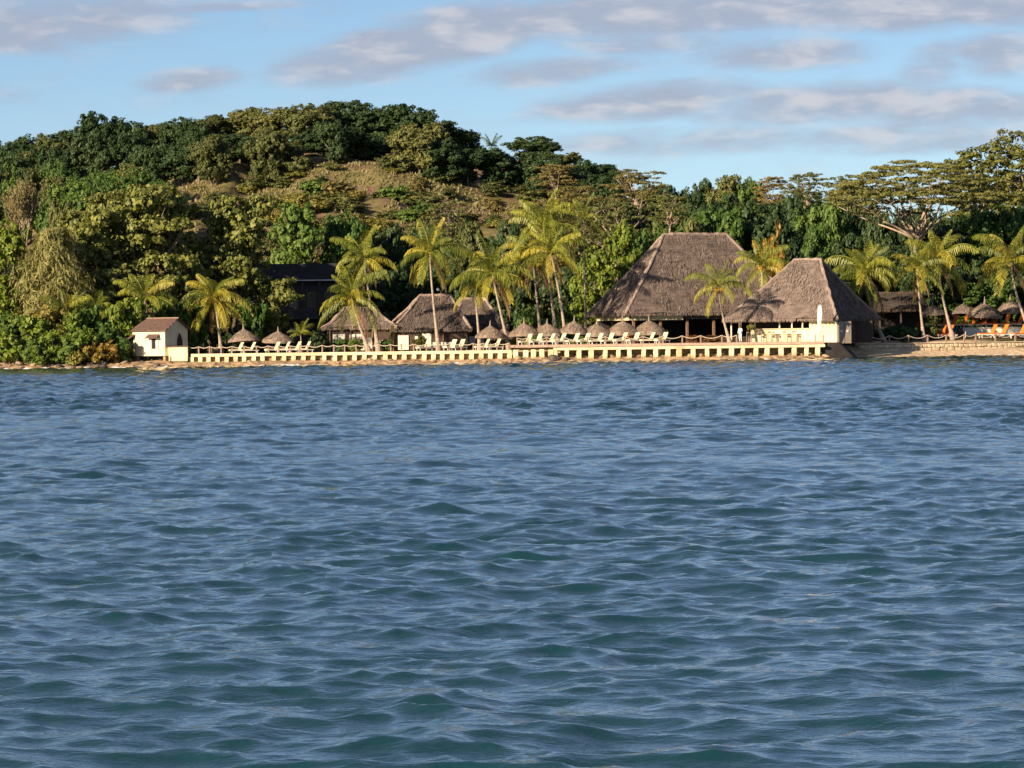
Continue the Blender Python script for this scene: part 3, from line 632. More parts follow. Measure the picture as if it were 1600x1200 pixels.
# ------------------------------------------------------------------ tree belt behind the resort
BELT = [('leafy_b', 8, 345, 257, 112, 'glossy bright green tree at the left edge of the picture'),
        ('bare_b', 34, 300, 276, 90, 'half bare pale dry tree behind the feathery tree'),
        ('vine_b', 132, 322, 259, 150, 'rounded creeper covered tree mound right of the feathery tree'),
        ('feathery', 84, 356, 252, 140, 'feathery tan tree with drooping needles on the left shore'),
        ('vine_a', 212, 284, 264, 252, 'large vine hung tree with pale limbs above the small chapel'),
        ('vine_b', 368, 298, 268, 176, 'broad dark leaved tree overhanging the shaded two storey building'),
        ('leafy_a', 470, 304, 292, 150, 'dark green tree behind the two storey building'),
        ('dense3', 540, 312, 296, 96, 'round green tree behind the left pair of palms'),
        ('dense0', 612, 336, 302, 104, 'dark round tree behind the single tall leaning palm'),
        ('dense1', 668, 330, 306, 120, 'dark spreading tree right of the single tall leaning palm'),
        ('dense5', 728, 326, 306, 104, 'olive crowned tree above the low thatched bungalows'),
        ('dense2', 788, 326, 304, 112, 'dark round tree just left of the tallest palms'),
        ('leafy_b', 930, 385, 275, 92, 'bright big leaved tree at the left edge of the big thatched roof'),
        ('leafy_b', 968, 346, 282, 100, 'bright vine covered tree rising behind the big thatched roof left corner'),
        ('dense4', 1012, 342, 288, 84, 'green tree touching the left end of the big roof ridge'),
        ('dense5', 1055, 322, 292, 100, 'olive green tree behind the middle of the big roof ridge'),
        ('dense3', 1112, 302, 296, 124, 'tall green mango tree behind the right of the big roof ridge'),
        ('dense0', 1176, 286, 300, 150, 'largest dark mango tree between the two thatched roofs'),
        ('dense1', 1226, 308, 298, 110, 'dark mango tree left of the bright green bush tree'),
        ('leafy_a', 1272, 338, 280, 90, 'dense bright green bushy tree behind the smaller thatched roof'),
        ('shrub_c', 1210, 318, 290, 56, 'small yellow flowering tree top among the dark mango trees'),
        ('rain', 1430, 240, 288, 276, 'wide umbrella shaped rain tree with pale spreading limbs'),
        ('dense0', 1330, 352, 300, 100, 'dark tree under the left side of the rain tree'),
        ('dense1', 1400, 362, 304, 110, 'dark tree directly under the rain tree'),
        ('dense2', 1500, 318, 306, 130, 'dark tree under the right side of the rain tree'),
        ('dense3', 1560, 302, 302, 120, 'green tree behind the rightmost palm'),
        ('dense0', 1625, 300, 304, 130, 'dark tree at the right edge behind the rightmost palm'),
        ('leafy_c', 1525, 224, 316, 150, 'tall yellow green tree right of the rain tree'),
        ('leafy_c', 1606, 200, 312, 150, 'tallest yellow green tree at the right edge of the picture'),
        ('leafy_c', 1568, 262, 322, 140, 'yellow green tree low between the two tall ones at the right edge'),
        ('leafy_a', 1510, 432, 285, 90, 'leafy green tree behind the row of right hand parasols'),
        ('leafy_a', 1560, 425, 287, 70, 'leafy green tree behind the right hand parasols near the rightmost palm')]
for k, px, ty, Y, w, lab in BELT:
    plant(k, {'rain': 'rain_tree', 'feathery': 'feathery_tree', 'shrub_c': 'flowering_tree'}.get(k, 'broadleaf_tree'), lab, 'tree', px, ty, Y, w, rz=(0.6 if k in ('rain', 'vine_a') else None))
for i in range(40):
    px = 1225+i*17+RV.uniform(-6, 6); plant('dense%d' % RV.choice([0, 1, 2, 3, 5]), 'back_tree', 'tree in the dark wood behind the rain tree, %s from the left' % nth(i+1), 'tree', px, RV.uniform(284, 318) if i < 8 else RV.uniform(296, 336), RV.uniform(318, 345), RV.uniform(70, 100), 'trees in the wood behind the rain tree')
# understorey closing the gaps
for i, (px, ty, Y) in enumerate(sorted([(330, 395, 286), (395, 372, 300), (440, 380, 302), (560, 395, 292), (600, 402, 290), (640, 395, 291), (690, 392, 292), (735, 398, 290), (780, 390, 291), (825, 395, 290), (872, 392, 290), (905, 398, 288), (945, 420, 284),
                                (1000, 372, 296), (1060, 360, 302), (1130, 352, 304), (1200, 352, 303), (1250, 372, 296), (1310, 402, 288), (1350, 412, 292), (1395, 410, 294), (1437, 372, 282), (1485, 400, 292), (1530, 395, 294), (1580, 390, 294), (1625, 395, 292), (1670, 390, 290), (1715, 385, 292), (1760, 390, 291), (1805, 385, 293), (1690, 430, 284), (1740, 435, 284), (1790, 430, 285), (-45, 380, 284), (-90, 385, 284), (-60, 470, 250), (-100, 460, 252), (265, 400, 284), (200, 400, 282), (130, 405, 278), (60, 390, 284), (0, 380, 284)])):
    plant('dense%d' % (0, 1, 2)[i % 3], 'understorey_tree', 'low dark tree in the shade behind the resort, %s from the left' % nth(i+1), 'tree', px, ty, Y, RV.uniform(72, 96), 'low dark trees behind the resort')  # only the dark leaf colours, standing in for the shade behind the palms
# left shore thicket
TH = [('bush_g', 8, 478, 246, 78), ('bush_b', 48, 486, 245, 66), ('bush_y', 84, 462, 248, 74), ('bush_b', 118, 478, 246, 66), ('bush_g', 152, 462, 248, 76), ('bush_b', 190, 455, 247, 70), ('bush_g', 232, 452, 250, 66), ('bush_g', 270, 445, 254, 70), ('bush_g', 300, 455, 256, 56), ('bush_g', 395, 455, 262, 50),
      ('shrub_g2', 14, 516, 241, 60), ('shrub_g', 46, 522, 240.5, 56), ('shrub_g2', 78, 512, 241, 56), ('shrub_g', 104, 524, 240, 48), ('shrub_g2', 128, 510, 241, 54), ('shrub_y', 118, 534, 239.6, 40), ('shrub_c', 146, 528, 240, 46), ('shrub_c', 168, 524, 240.6, 42), ('shrub_g', 188, 520, 242, 40), ('shrub_g2', 62, 540, 239.2, 34), ('shrub_y', 96, 500, 242.5, 46), ('shrub_g', 160, 496, 244, 54), ('shrub_g2', -18, 505, 243, 60), ('shrub_y', 30, 470, 248, 50)]
for i, (k, px, ty, Y, w) in enumerate(sorted(TH, key=lambda q: q[1])):
    if px < 230: Y = float(np.interp(xp(px, 238), SH_X, SH_Y))+(Y-239.2)*.75+.9
    c = {'bush_g': 'tall green bush', 'bush_b': 'tall bright green bush', 'bush_y': 'tall yellow green bush', 'shrub_g': 'low green shrub', 'shrub_g2': 'low bright green shrub', 'shrub_y': 'low yellowish shrub', 'shrub_c': 'orange leaved croton shrub'}[k]
    plant(k, 'shore_bush', c+' in the left shore thicket, %s bush from the left' % nth(i+1), 'bush', px, ty, Y, w, 'bushes of the left shore thicket')

# ------------------------------------------------------------------ palms
def frond_mesh(seed, e0, curl, L, mat, dead=False):
    rng = random.Random(seed); N = 14; p = Vector((0, 0, 0)); pts = [p.copy()]; ang = e0; ds = L/N
    for i in range(N):
        t = (i+1)/N; a = ang-curl*t**1.4; p = p+Vector((math.cos(a), 0, math.sin(a)))*ds; pts.append(p.copy())
    mb = MB(); mb.tube(pts, [.045*(1-.85*i/N)+.006 for i in range(N+1)], 4, False)
    n = 25
    for i in range(n):
        t = .10+.90*(i+.5)/n; f = t*N; k = min(N-1, int(f)); q = pts[k].lerp(pts[k+1], f-k); T = (pts[k+1]-pts[k]).normalized()
        ll = L*.30*(math.sin(math.pi*(.10+.80*t))**.7)*rng.uniform(.85, 1.1)
        for sgn in (-1, 1):
            s = Vector((0, sgn, 0)); g = Vector((0, 0, -1)); dr = .5 if not dead else 1.6
            d1 = (s*.85+T*.60+g*dr*rng.uniform(.4, 1.1)).normalized(); d2 = (s*.30+T*.40+g*(dr+1.3)*rng.uniform(.7, 1.2)).normalized()
            a = q; b = a+d1*ll*.5; c = b+d2*ll*.5; w = .05*rng.uniform(.7, 1.2)
            wv = T*w
            mb.add([a-wv*.5, a+wv*.5, b+wv, b-wv, c+wv*.25, c-wv*.25], [(0, 1, 2, 3), (3, 2, 4, 5)])
    return mb.mesh('frond', M[mat])
FR = []
for i, (e, c) in enumerate(((84, 34), (76, 55), (66, 75), (55, 90), (42, 98), (27, 98), (10, 88), (-10, 70), (-36, 46))):
    FR.append([frond_mesh(100+i*7+j, R(e+6*(j-.5)), R(c*(1+.18*(j-.5))), 4.0, mt) for mt in ('fr_green', 'fr_yel') for j in range(2)])
FRD = [frond_mesh(400+i, R(e), R(c), 4.0, 'lf_dark') for i, (e, c) in enumerate(((80, 30), (62, 45), (44, 55), (28, 60)))]
FR_DEAD = [frond_mesh(300, R(-50), R(38), 3.6, 'fr_dead', True), frond_mesh(301, R(-66), R(20), 3.4, 'fr_dead', True)]
def nuts_mesh(seed):
    rng = random.Random(seed); mb = MB()
    for i in range(9):
        a = rng.uniform(0, 6.28); r = rng.uniform(.18, .42); c = (r*math.cos(a), r*math.sin(a), rng.uniform(-.55, -.15)); q = rng.uniform(.11, .15)
        mb.lathe([(q*.02, -q*1.1), (q*.8, -q*.6), (q, 0), (q*.75, q*.65), (q*.02, q*1.1)], 7, c)
    for i in range(5):
        a = rng.uniform(0, 6.28); mb.tube([(0, 0, .05), (.3*math.cos(a), .3*math.sin(a), .12), (.6*math.cos(a), .6*math.sin(a), -.15)], [.03, .025, .012], 4)
    return mb.mesh('coconuts', M['coconut'], True)
NUTS = [nuts_mesh(1), nuts_mesh(2)]
def palm(label, cx, cy, bx, by, Y, rpx, nf=20, yel=.25, nuts=False, dead=0, thin=1.0, bend=.25, seed=0, updown=(0, 8), dark=False):
    rng = random.Random(seed*17+3); top = at(cx, cy, Y); base = at(bx, by, Y)
    zb = H(base.x, Y); base.z = zb
    o = empty('palm_tree', label, 'palm', tuple(base))
    t = top-base; mb = MB(); pts = []; rad = []; N = 16
    for i in range(N+1):
        q = i/N; x = t.x*(q**(1+bend*2) if bend > 0 else 1-(1-q)**(1-bend*2)); p = Vector((x, math.sin(q*3.1)*.25, t.z*q-(0.4 if i == 0 else 0)))
        pts.append(p); rad.append(thin*(.25*(1-q)**6+.135-.035*q)*(1+.05*(i % 2)))
    mb.tube(pts, rad, 9); mb.build('trunk', M['palmbark'], o, True)
    L = rpx/ppm(Y)
    for i in range(nf):
        f = (i+.5)/nf; lv = updown[0]+f*(updown[1]-updown[0]); a = i*2.39996+rng.uniform(-.3, .3)
        k = max(0, min(8, int(lv+rng.uniform(-.4, .9)))); pal = 2 if rng.random() < yel*(.4+1.2*f) else 0
        me = FRD[i % 4] if dark else FR[k][pal+rng.randrange(2)]; s = L/3.6*rng.uniform(.75, 1.15)*(.88 if k < 2 else 1)
        link('frond', me, o, tuple(t+Vector((0, 0, .05))), (rng.uniform(-.12, .12), rng.uniform(-.06, .06), a), (s, s, s))
    for i in range(dead):
        s = L/3.4*rng.uniform(.8, 1.1); link('dead_frond', FR_DEAD[i % 2], o, tuple(t-Vector((0, 0, .1))), (0, 0, i*2.1+rng.uniform(-.4, .4)), (s, s, s))
    if nuts:
        link('coconuts', NUTS[seed % 2], o, tuple(t), (0, 0, rng.uniform(0, 6)))
    return o
palm('short yellow coconut palm with drooping fronds beside the small chapel', 334, 466, 345, 545, 250, 56, 26, .75, True, 2, seed=1, updown=(1, 9))
palm('leaning coconut palm in front of the left thatched bungalow, its fronds hanging wide', 549, 466, 577, 536, 251, 66, 18, .2, True, 1, seed=2, bend=-.1)
palm('slender palm behind and above the leaning one at the left bungalow', 569, 406, 592, 536, 256, 54, 15, .3, False, 2, seed=3, bend=-.1)
palm('tall single palm with pale leaning trunk between the two thatched bungalows', 672, 398, 686, 541, 252, 60, 17, .25, False, 1, seed=4, bend=-.25)
palm('wide palm with long yellow fronds left of the parasol row', 770, 430, 796, 538, 250, 72, 17, .4, False, 1, seed=5, bend=-.05)
palm('small palm with thin trunk half hidden behind the wide yellow one', 742, 452, 750, 532, 256, 46, 12, .6, False, 1, seed=6, bend=0)
palm('old palm with brown dead fronds hanging along its pale trunk', 832, 398, 846, 520, 258, 60, 18, .5, False, 5, seed=7, bend=0, updown=(1, 9))
palm('tallest palm of the cluster above the parasol row', 850, 356, 871, 532, 256, 66, 20, .2, False, 2, seed=8, bend=-.1)
palm('palm with curved trunk at the right of the tall cluster', 861, 396, 884, 528, 253, 58, 18, .35, False, 2, seed=9, bend=.2)
palm('thin grey trunked palm with a sparse ragged crown', 912, 342, 915, 512, 262, 40, 9, .1, False, 2, .75, 0, 10)
palm('small palm with orange nuts in front of the big thatched roof', 1123, 448, 1141, 532, 247.5, 52, 13, .35, True, 0, .8, -.3, 11)
palm('palm with bright orange nuts between the two thatched roofs', 1190, 416, 1194, 520, 262, 50, 18, .45, True, 1, seed=12, bend=0)
palm('full crowned palm with strongly bowed trunk right of the smaller thatched roof', 1353, 426, 1384, 532, 262, 64, 24, .12, False, 2, 1, -.45, 13)
palm('straight palm left of the crossing pair on the right promenade', 1433, 420, 1444, 530, 264.5, 54, 16, .25, False, 2, .9, -.1, 14)
palm('leaning palm right of the straight one on the right promenade', 1466, 408, 1490, 530, 266.5, 66, 18, .2, False, 1, 1, -.25, 15)
palm('yellowish palm at the right edge leaning over the orange loungers', 1580, 408, 1612, 526, 272, 66, 18, .55, False, 1, 1, -.3, 16)
palm('short stemmed palm with upright fronds behind the small chapel', 226, 470, 228, 520, 246, 54, 15, .15, False, 2, .9, 0, 17, (0, 6))
palm('low feathery palm in the left shore thicket', 106, 492, 106, 530, 243, 48, 14, .05, False, 0, .8, 0, 18, (0, 6))
palm('low palm in the thicket left of the chapel', 150, 486, 150, 530, 244, 42, 12, .1, False, 0, .8, 0, 19, (0, 6))
palm('small spiky palm on the bare shoulder of the hill skyline', 768, 229, 770, 245, 478, 20, 13, 0, False, 0, 1, 0, 20, (0, 6), True)
palm('tiny young palm beside the second parasol on the left deck', 470, 524, 470, 534, 254, 26, 10, 0, False, 0, .5, 0, 21, (0, 6))

# ------------------------------------------------------------------ sea wall and decks
def lerp_line(A, B, px):           # point on line A-B (xy) seen at column px
    k = (px-800)/F; d = (B[0]-A[0], B[1]-A[1]); t = (k*(A[1]+BACK)-A[0])/(d[0]-k*d[1]); return (A[0]+d[0]*t, A[1]+d[1]*t)
LA, LB = (-33.3, 238.7), (0.0, 241.2)         # front line of the left sea wall
RA, RB = (0.4, 241.2), (33.0, 244.6)          # front line of the right deck
def run_box(mb, A, B, off, depth, z0, z1):
    dx, dy = B[0]-A[0], B[1]-A[1]; L = math.hypot(dx, dy); nx_, ny_ = -dy/L, dx/L
    c = ((A[0]+B[0])/2+nx_*(off+depth/2), (A[1]+B[1])/2+ny_*(off+depth/2), (z0+z1)/2)
    mb.box(c, (L, depth, z1-z0), math.atan2(dy, dx), .015); return mb
rv = random.Random(7)
lw = empty('sea_wall', 'long low cream sea wall with short pillars along the left deck', 'sea wall', (-17, 241, 0))
def child(mb, name, mat, root, sm=False):
    for i, v in enumerate(mb.v): mb.v[i] = (v[0]-root.location.x, v[1]-root.location.y, v[2]-root.location.z)
    return mb.build(name, mat, root, sm)
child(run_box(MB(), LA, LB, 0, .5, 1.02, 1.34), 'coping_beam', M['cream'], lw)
child(run_box(MB(), LA, LB, .52, .4, .2, 1.30), 'back_wall', M['rock'], lw)
a = math.atan2(LB[1]-LA[1], LB[0]-LA[0]); px = 300
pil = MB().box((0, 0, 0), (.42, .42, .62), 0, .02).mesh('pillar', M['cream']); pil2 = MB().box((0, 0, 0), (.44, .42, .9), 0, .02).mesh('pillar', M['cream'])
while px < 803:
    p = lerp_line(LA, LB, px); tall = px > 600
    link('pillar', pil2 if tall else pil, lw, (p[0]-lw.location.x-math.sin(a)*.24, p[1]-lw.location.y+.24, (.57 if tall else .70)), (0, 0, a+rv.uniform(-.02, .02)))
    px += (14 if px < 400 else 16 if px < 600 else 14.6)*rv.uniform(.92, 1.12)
mw = empty('pillar_row', 'bare cream pillars on rocks joining the two sea walls', 'pillars', (2.4, 241.6, 0))
for px in (806, 822, 834, 847, 861):
    p = lerp_line(RA, RB, px); link('pillar', MB().box((0, 0, 0), (.5, .4, 1.0+rv.uniform(-.1, .1)), 0, .05).mesh('pillar', M['cream']), mw, (p[0]-2.4, p[1]-241.6+.3, .85), (0, rv.uniform(-.04, .04), .1))
child(run_box(MB(), RA, (4.6, 241.65), .9, .3, .1, 1.5), 'back_wall', M['rock'], mw)
rw = empty('beach_deck', 'raised right deck on tall cream pillars with pale board edge', 'deck', (17, 243, 0))
b = math.atan2(RB[1]-RA[1], RB[0]-RA[0]); RA2 = lerp_line(RA, RB, 866)
child(run_box(MB(), RA2, RB, 0, .5, 1.24, 1.52), 'front_beam', M['cream'], rw)
child(run_box(MB(), (RA[0], RA[1]), RB, .35, 6.5, 1.56, 1.84), 'deck_boards', M['pinkdeck'], rw)
child(run_box(MB(), RA2, RB, 1.25, .4, -.2, 1.54), 'back_wall', M['rock'], rw)
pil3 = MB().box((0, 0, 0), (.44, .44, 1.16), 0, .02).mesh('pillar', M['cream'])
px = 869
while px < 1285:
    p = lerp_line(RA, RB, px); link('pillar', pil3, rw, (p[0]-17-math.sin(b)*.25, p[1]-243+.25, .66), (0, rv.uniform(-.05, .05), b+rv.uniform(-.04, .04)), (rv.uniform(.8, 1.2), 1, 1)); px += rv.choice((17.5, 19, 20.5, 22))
# fences of posts and sagging rope
def fence(name, label, pxs, line, z, hgt=.78, off=.12):
    P = [lerp_line(line[0], line[1], q) for q in pxs]; ang = math.atan2(line[1][1]-line[0][1], line[1][0]-line[0][0])
    o = empty(name, label, 'fence', (P[0][0], P[0][1]+off, z))
    pm_ = MB().box((0, 0, hgt/2), (.14, .14, hgt), 0, .015).mesh('post', M['post'])
    for p in P: link('post', pm_, o, (p[0]-P[0][0], p[1]-P[0][1], 0), (0, rv.uniform(-.03, .03), ang))
    for p, q in zip(P, P[1:]):
        L = math.hypot(q[0]-p[0], q[1]-p[1]); mb = MB(); pts = []
        for i in range(9): t = i/8; pts.append((p[0]-P[0][0]+(q[0]-p[0])*t, p[1]-P[0][1]+(q[1]-p[1])*t-.02, hgt-.03-4*t*(1-t)*L*.14))
        mb.tube(pts, .042, 6, False); mb.build('rope', M['rope'], o, True)
    return o
fence('rope_fence', 'rope and post fence along the long left sea wall', [295, 311, 328, 346, 363, 382, 401, 420, 436, 454, 469, 481, 504, 522, 539, 557, 575, 593, 611, 628, 647, 667, 685, 703, 721, 740, 756, 777, 796], (LA, LB), 1.34)
fence('rope_fence', 'rope and post fence along the right deck in front of the parasols', [809, 826, 855, 882, 919, 947, 977, 1006, 1037, 1067, 1096, 1129, 1152], (RA, RB), 1.84, .8, .5)
for i, q in enumerate((1218, 1249, 1276, 1288)):
    p = lerp_line(RA, RB, q); tag(MB().box((0, 0, .35), (.13, .13, .7), 0, .02).build('bollard', M['post'], None, loc=(p[0], p[1]+.6, 1.84)), 'short wooden post on the deck edge before the bar, %s from the left' % ('first', 'second', 'third', 'fourth')[i], 'post', 'short posts on the bar deck')
# promenade on the right: stone retaining wall, rope fence
QA, QB = (37.2, 256.6), (80.0, 278.0)
pw = empty('retaining_wall', 'pale rubble stone retaining wall above the sandy beach on the right', 'wall', (50, 260, 0))
child(run_box(MB(), QA, QB, .12, .7, .2, 1.42), 'wall_core', M['mortar'], pw)
child(run_box(MB(), QA, QB, 0, .9, 1.424, 1.52), 'coping', M['stone'], pw)
def stone_mesh(seed, mat):
    rs = np.random.RandomState(seed); bm = bmesh.new(); bmesh.ops.create_cube(bm, size=1); bmesh.ops.bevel(bm, geom=bm.edges[:], offset=.16, segments=1, affect='EDGES')
    for v in bm.verts: v.co += Vector(rs.uniform(-.07, .07, 3))
    me = bpy.data.meshes.new('stone'); bm.to_mesh(me); bm.free(); me.materials.append(M[mat]); return me
SM = [stone_mesh(i, 'stone') for i in range(5)]
qa = math.atan2(QB[1]-QA[1], QB[0]-QA[0]); LQ = 34.0; row = 0
for row, (z, hh) in enumerate(((.42, .36), (.80, .38), (1.18, .38))):
    s = rv.uniform(0, .4)
    while s < LQ:
        w = rv.uniform(.45, 1.15); c = s+w/2
        link('stone', rv.choice(SM), pw, (QA[0]+math.cos(qa)*c+math.sin(qa)*-.0-50, QA[1]+math.sin(qa)*c+.12-260, z+rv.uniform(-.03, .03)), (0, rv.uniform(-.06, .06), qa), (w*.94, .3, hh*rv.uniform(.85, 1.0))); s += w
fence('rope_fence', 'rope and post fence along the right stone wall', [1336, 1360, 1391, 1421, 1451, 1480, 1508, 1526, 1557, 1588, 1620], (QA, QB), 1.52, .85, .5)
up = empty('terrace_wall', 'cream low wall holding up the terrace of orange loungers', 'wall', (62, 277, 1.5))
UA, UB = (50.8, 274.5), (84.0, 281.0); UX = (45.2, 276.5)
child(run_box(MB(), UA, UB, 0, .4, 1.4, 3.02), 'wall_face', M['white'], up)
child(run_box(MB(), UA, UB, -.06, .55, 3.024, 3.12), 'coping', M['cream2'], up)
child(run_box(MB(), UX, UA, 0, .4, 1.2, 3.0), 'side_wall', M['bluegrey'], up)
child(run_box(MB(), (46.2, 275.6), UB, .6, 14, 1.2, 3.02), 'terrace_fill', M['ground'], up)
# dark slipway between the deck end and the beach
sl = MB(); p0 = lerp_line(RA, RB, 1287)
sl.add([(p0[0], 245.2, -.3), (p0[0], 245.2, 1.72), (p0[0]+1.7, 245.6, 1.70), (p0[0]+3.7, 246.4, -.3), (p0[0], 251, -.3), (p0[0], 251, 1.75), (p0[0]+2.4, 251, 1.72), (p0[0]+4.6, 251, -.3)], [(0, 3, 2, 1), (4, 5, 6, 7), (1, 2, 6, 5), (2, 3, 7, 6), (0, 1, 5, 4), (0, 4, 7, 3)])
tag(sl.build('slipway', M['ramp']), 'concrete ramp at the right end of the deck, its shade painted dark', 'ramp')

# rocks along the waterline
RKM = []
for sd, mt in ((1, 'rock'), (2, 'rock'), (3, 'rockdark'), (4, 'rockdark')):
    rs = np.random.RandomState(sd); bm = bmesh.new(); bmesh.ops.create_icosphere(bm, subdivisions=2, radius=.5)
    ax = nrm(rs.normal(size=(7, 3)))
    for v in bm.verts:
        n_ = np.array(v.co)*2; d = 1.0
        for a_ in ax: d = min(d, .62+.5*max(0, 1-(n_@a_)*.75))
        v.co *= d*(1+rs.uniform(-.06, .06))
    me = bpy.data.meshes.new('boulder'); bm.to_mesh(me); bm.free(); me.materials.append(M[mt]); RKM.append(me)
def rock(label, grp, px, Y, s, z=None, mi=None):
    X = xp(px, Y); zz = H(X, Y) if z is None else z
    return tag(link('boulder', RKM[rv.randrange(4) if mi is None else mi], None, (X, Y, zz+s*.05), (rv.uniform(-.3, .3), rv.uniform(-.3, .3), rv.uniform(0, 6.28)), (s*rv.uniform(.9, 1.7), s, s*rv.uniform(.5, .85))), label, 'rock', grp)
for i in range(46):
    px = rv.uniform(-15, 262); ys = float(np.interp(xp(px, 238), SH_X, SH_Y)); rock('rough brown rock on the waterline of the left shore', 'rocks along the left shore', px, ys+rv.uniform(-.3, 1.8), rv.uniform(.35, 1.0), None, rv.choice((0, 1, 2, 3, 2)))
for i in range(30):
    px = rv.uniform(292, 800); p = lerp_line(LA, LB, px); rock('low brown rock at the foot of the left sea wall', 'rocks under the left sea wall', px, p[1]-rv.uniform(.05, .9), rv.uniform(.25, .6), None, rv.choice((0, 1)))
for i in range(48):
    px = 868+i*8.75+rv.uniform(-2, 2); p = lerp_line(RA, RB, px); rock('brown boulder behind the pillars under the right deck', 'boulders under the right deck', px, p[1]+rv.uniform(.7, 1.2), rv.uniform(.5, .95), .45, rv.choice((0, 1)))
for i in range(12):
    px = rv.uniform(803, 868); p = lerp_line(RA, RB, px); rock('jumbled brown rock among the bare pillars', 'rocks among the bare pillars', px, p[1]+rv.uniform(-.4, .6), rv.uniform(.4, .9), .4, rv.choice((0, 1)))
for lab, px, Y, s in (('dark wet rock at the left end of the right deck', 868, 241.0, 1.3), ('small dark rock in the water below the deck start', 886, 240.9, .7), ('pale rock at the foot of the dark slipway', 1291, 244.3, .8)):
    rock(lab, None, px, Y, s, .25, 0 if 'pale' in lab else 2)

# foam where the swell touches the shore
fm = MB()
for i in range(70):
    px = rv.choice((rv.uniform(0, 260), rv.uniform(410, 470), rv.uniform(1500, 1600), rv.uniform(0, 1280))); X0 = xp(px, 240)
    ys = float(np.interp(X0, SH_X, SH_Y))-rv.uniform(.1, 1.0); L = rv.uniform(.2, .9); n_ = 9; base = len(fm.v); hgt = rv.uniform(.05, .18)
    vs = []; 
    for k in range(n_): a_ = 2*math.pi*k/n_; vs.append((X0*(ys+BACK)/430+L*math.cos(a_)*rv.uniform(.7, 1.1), ys+.25*math.sin(a_), .02))
    vs.append((X0*(ys+BACK)/430, ys, .04+hgt)); fm.add(vs, [(k, (k+1) % n_, n_) for k in range(n_)])
tag(fm.build('foam', M['foam'], None, True), 'white foam flecks where the sea meets the shore', 'foam', kind='stuff')

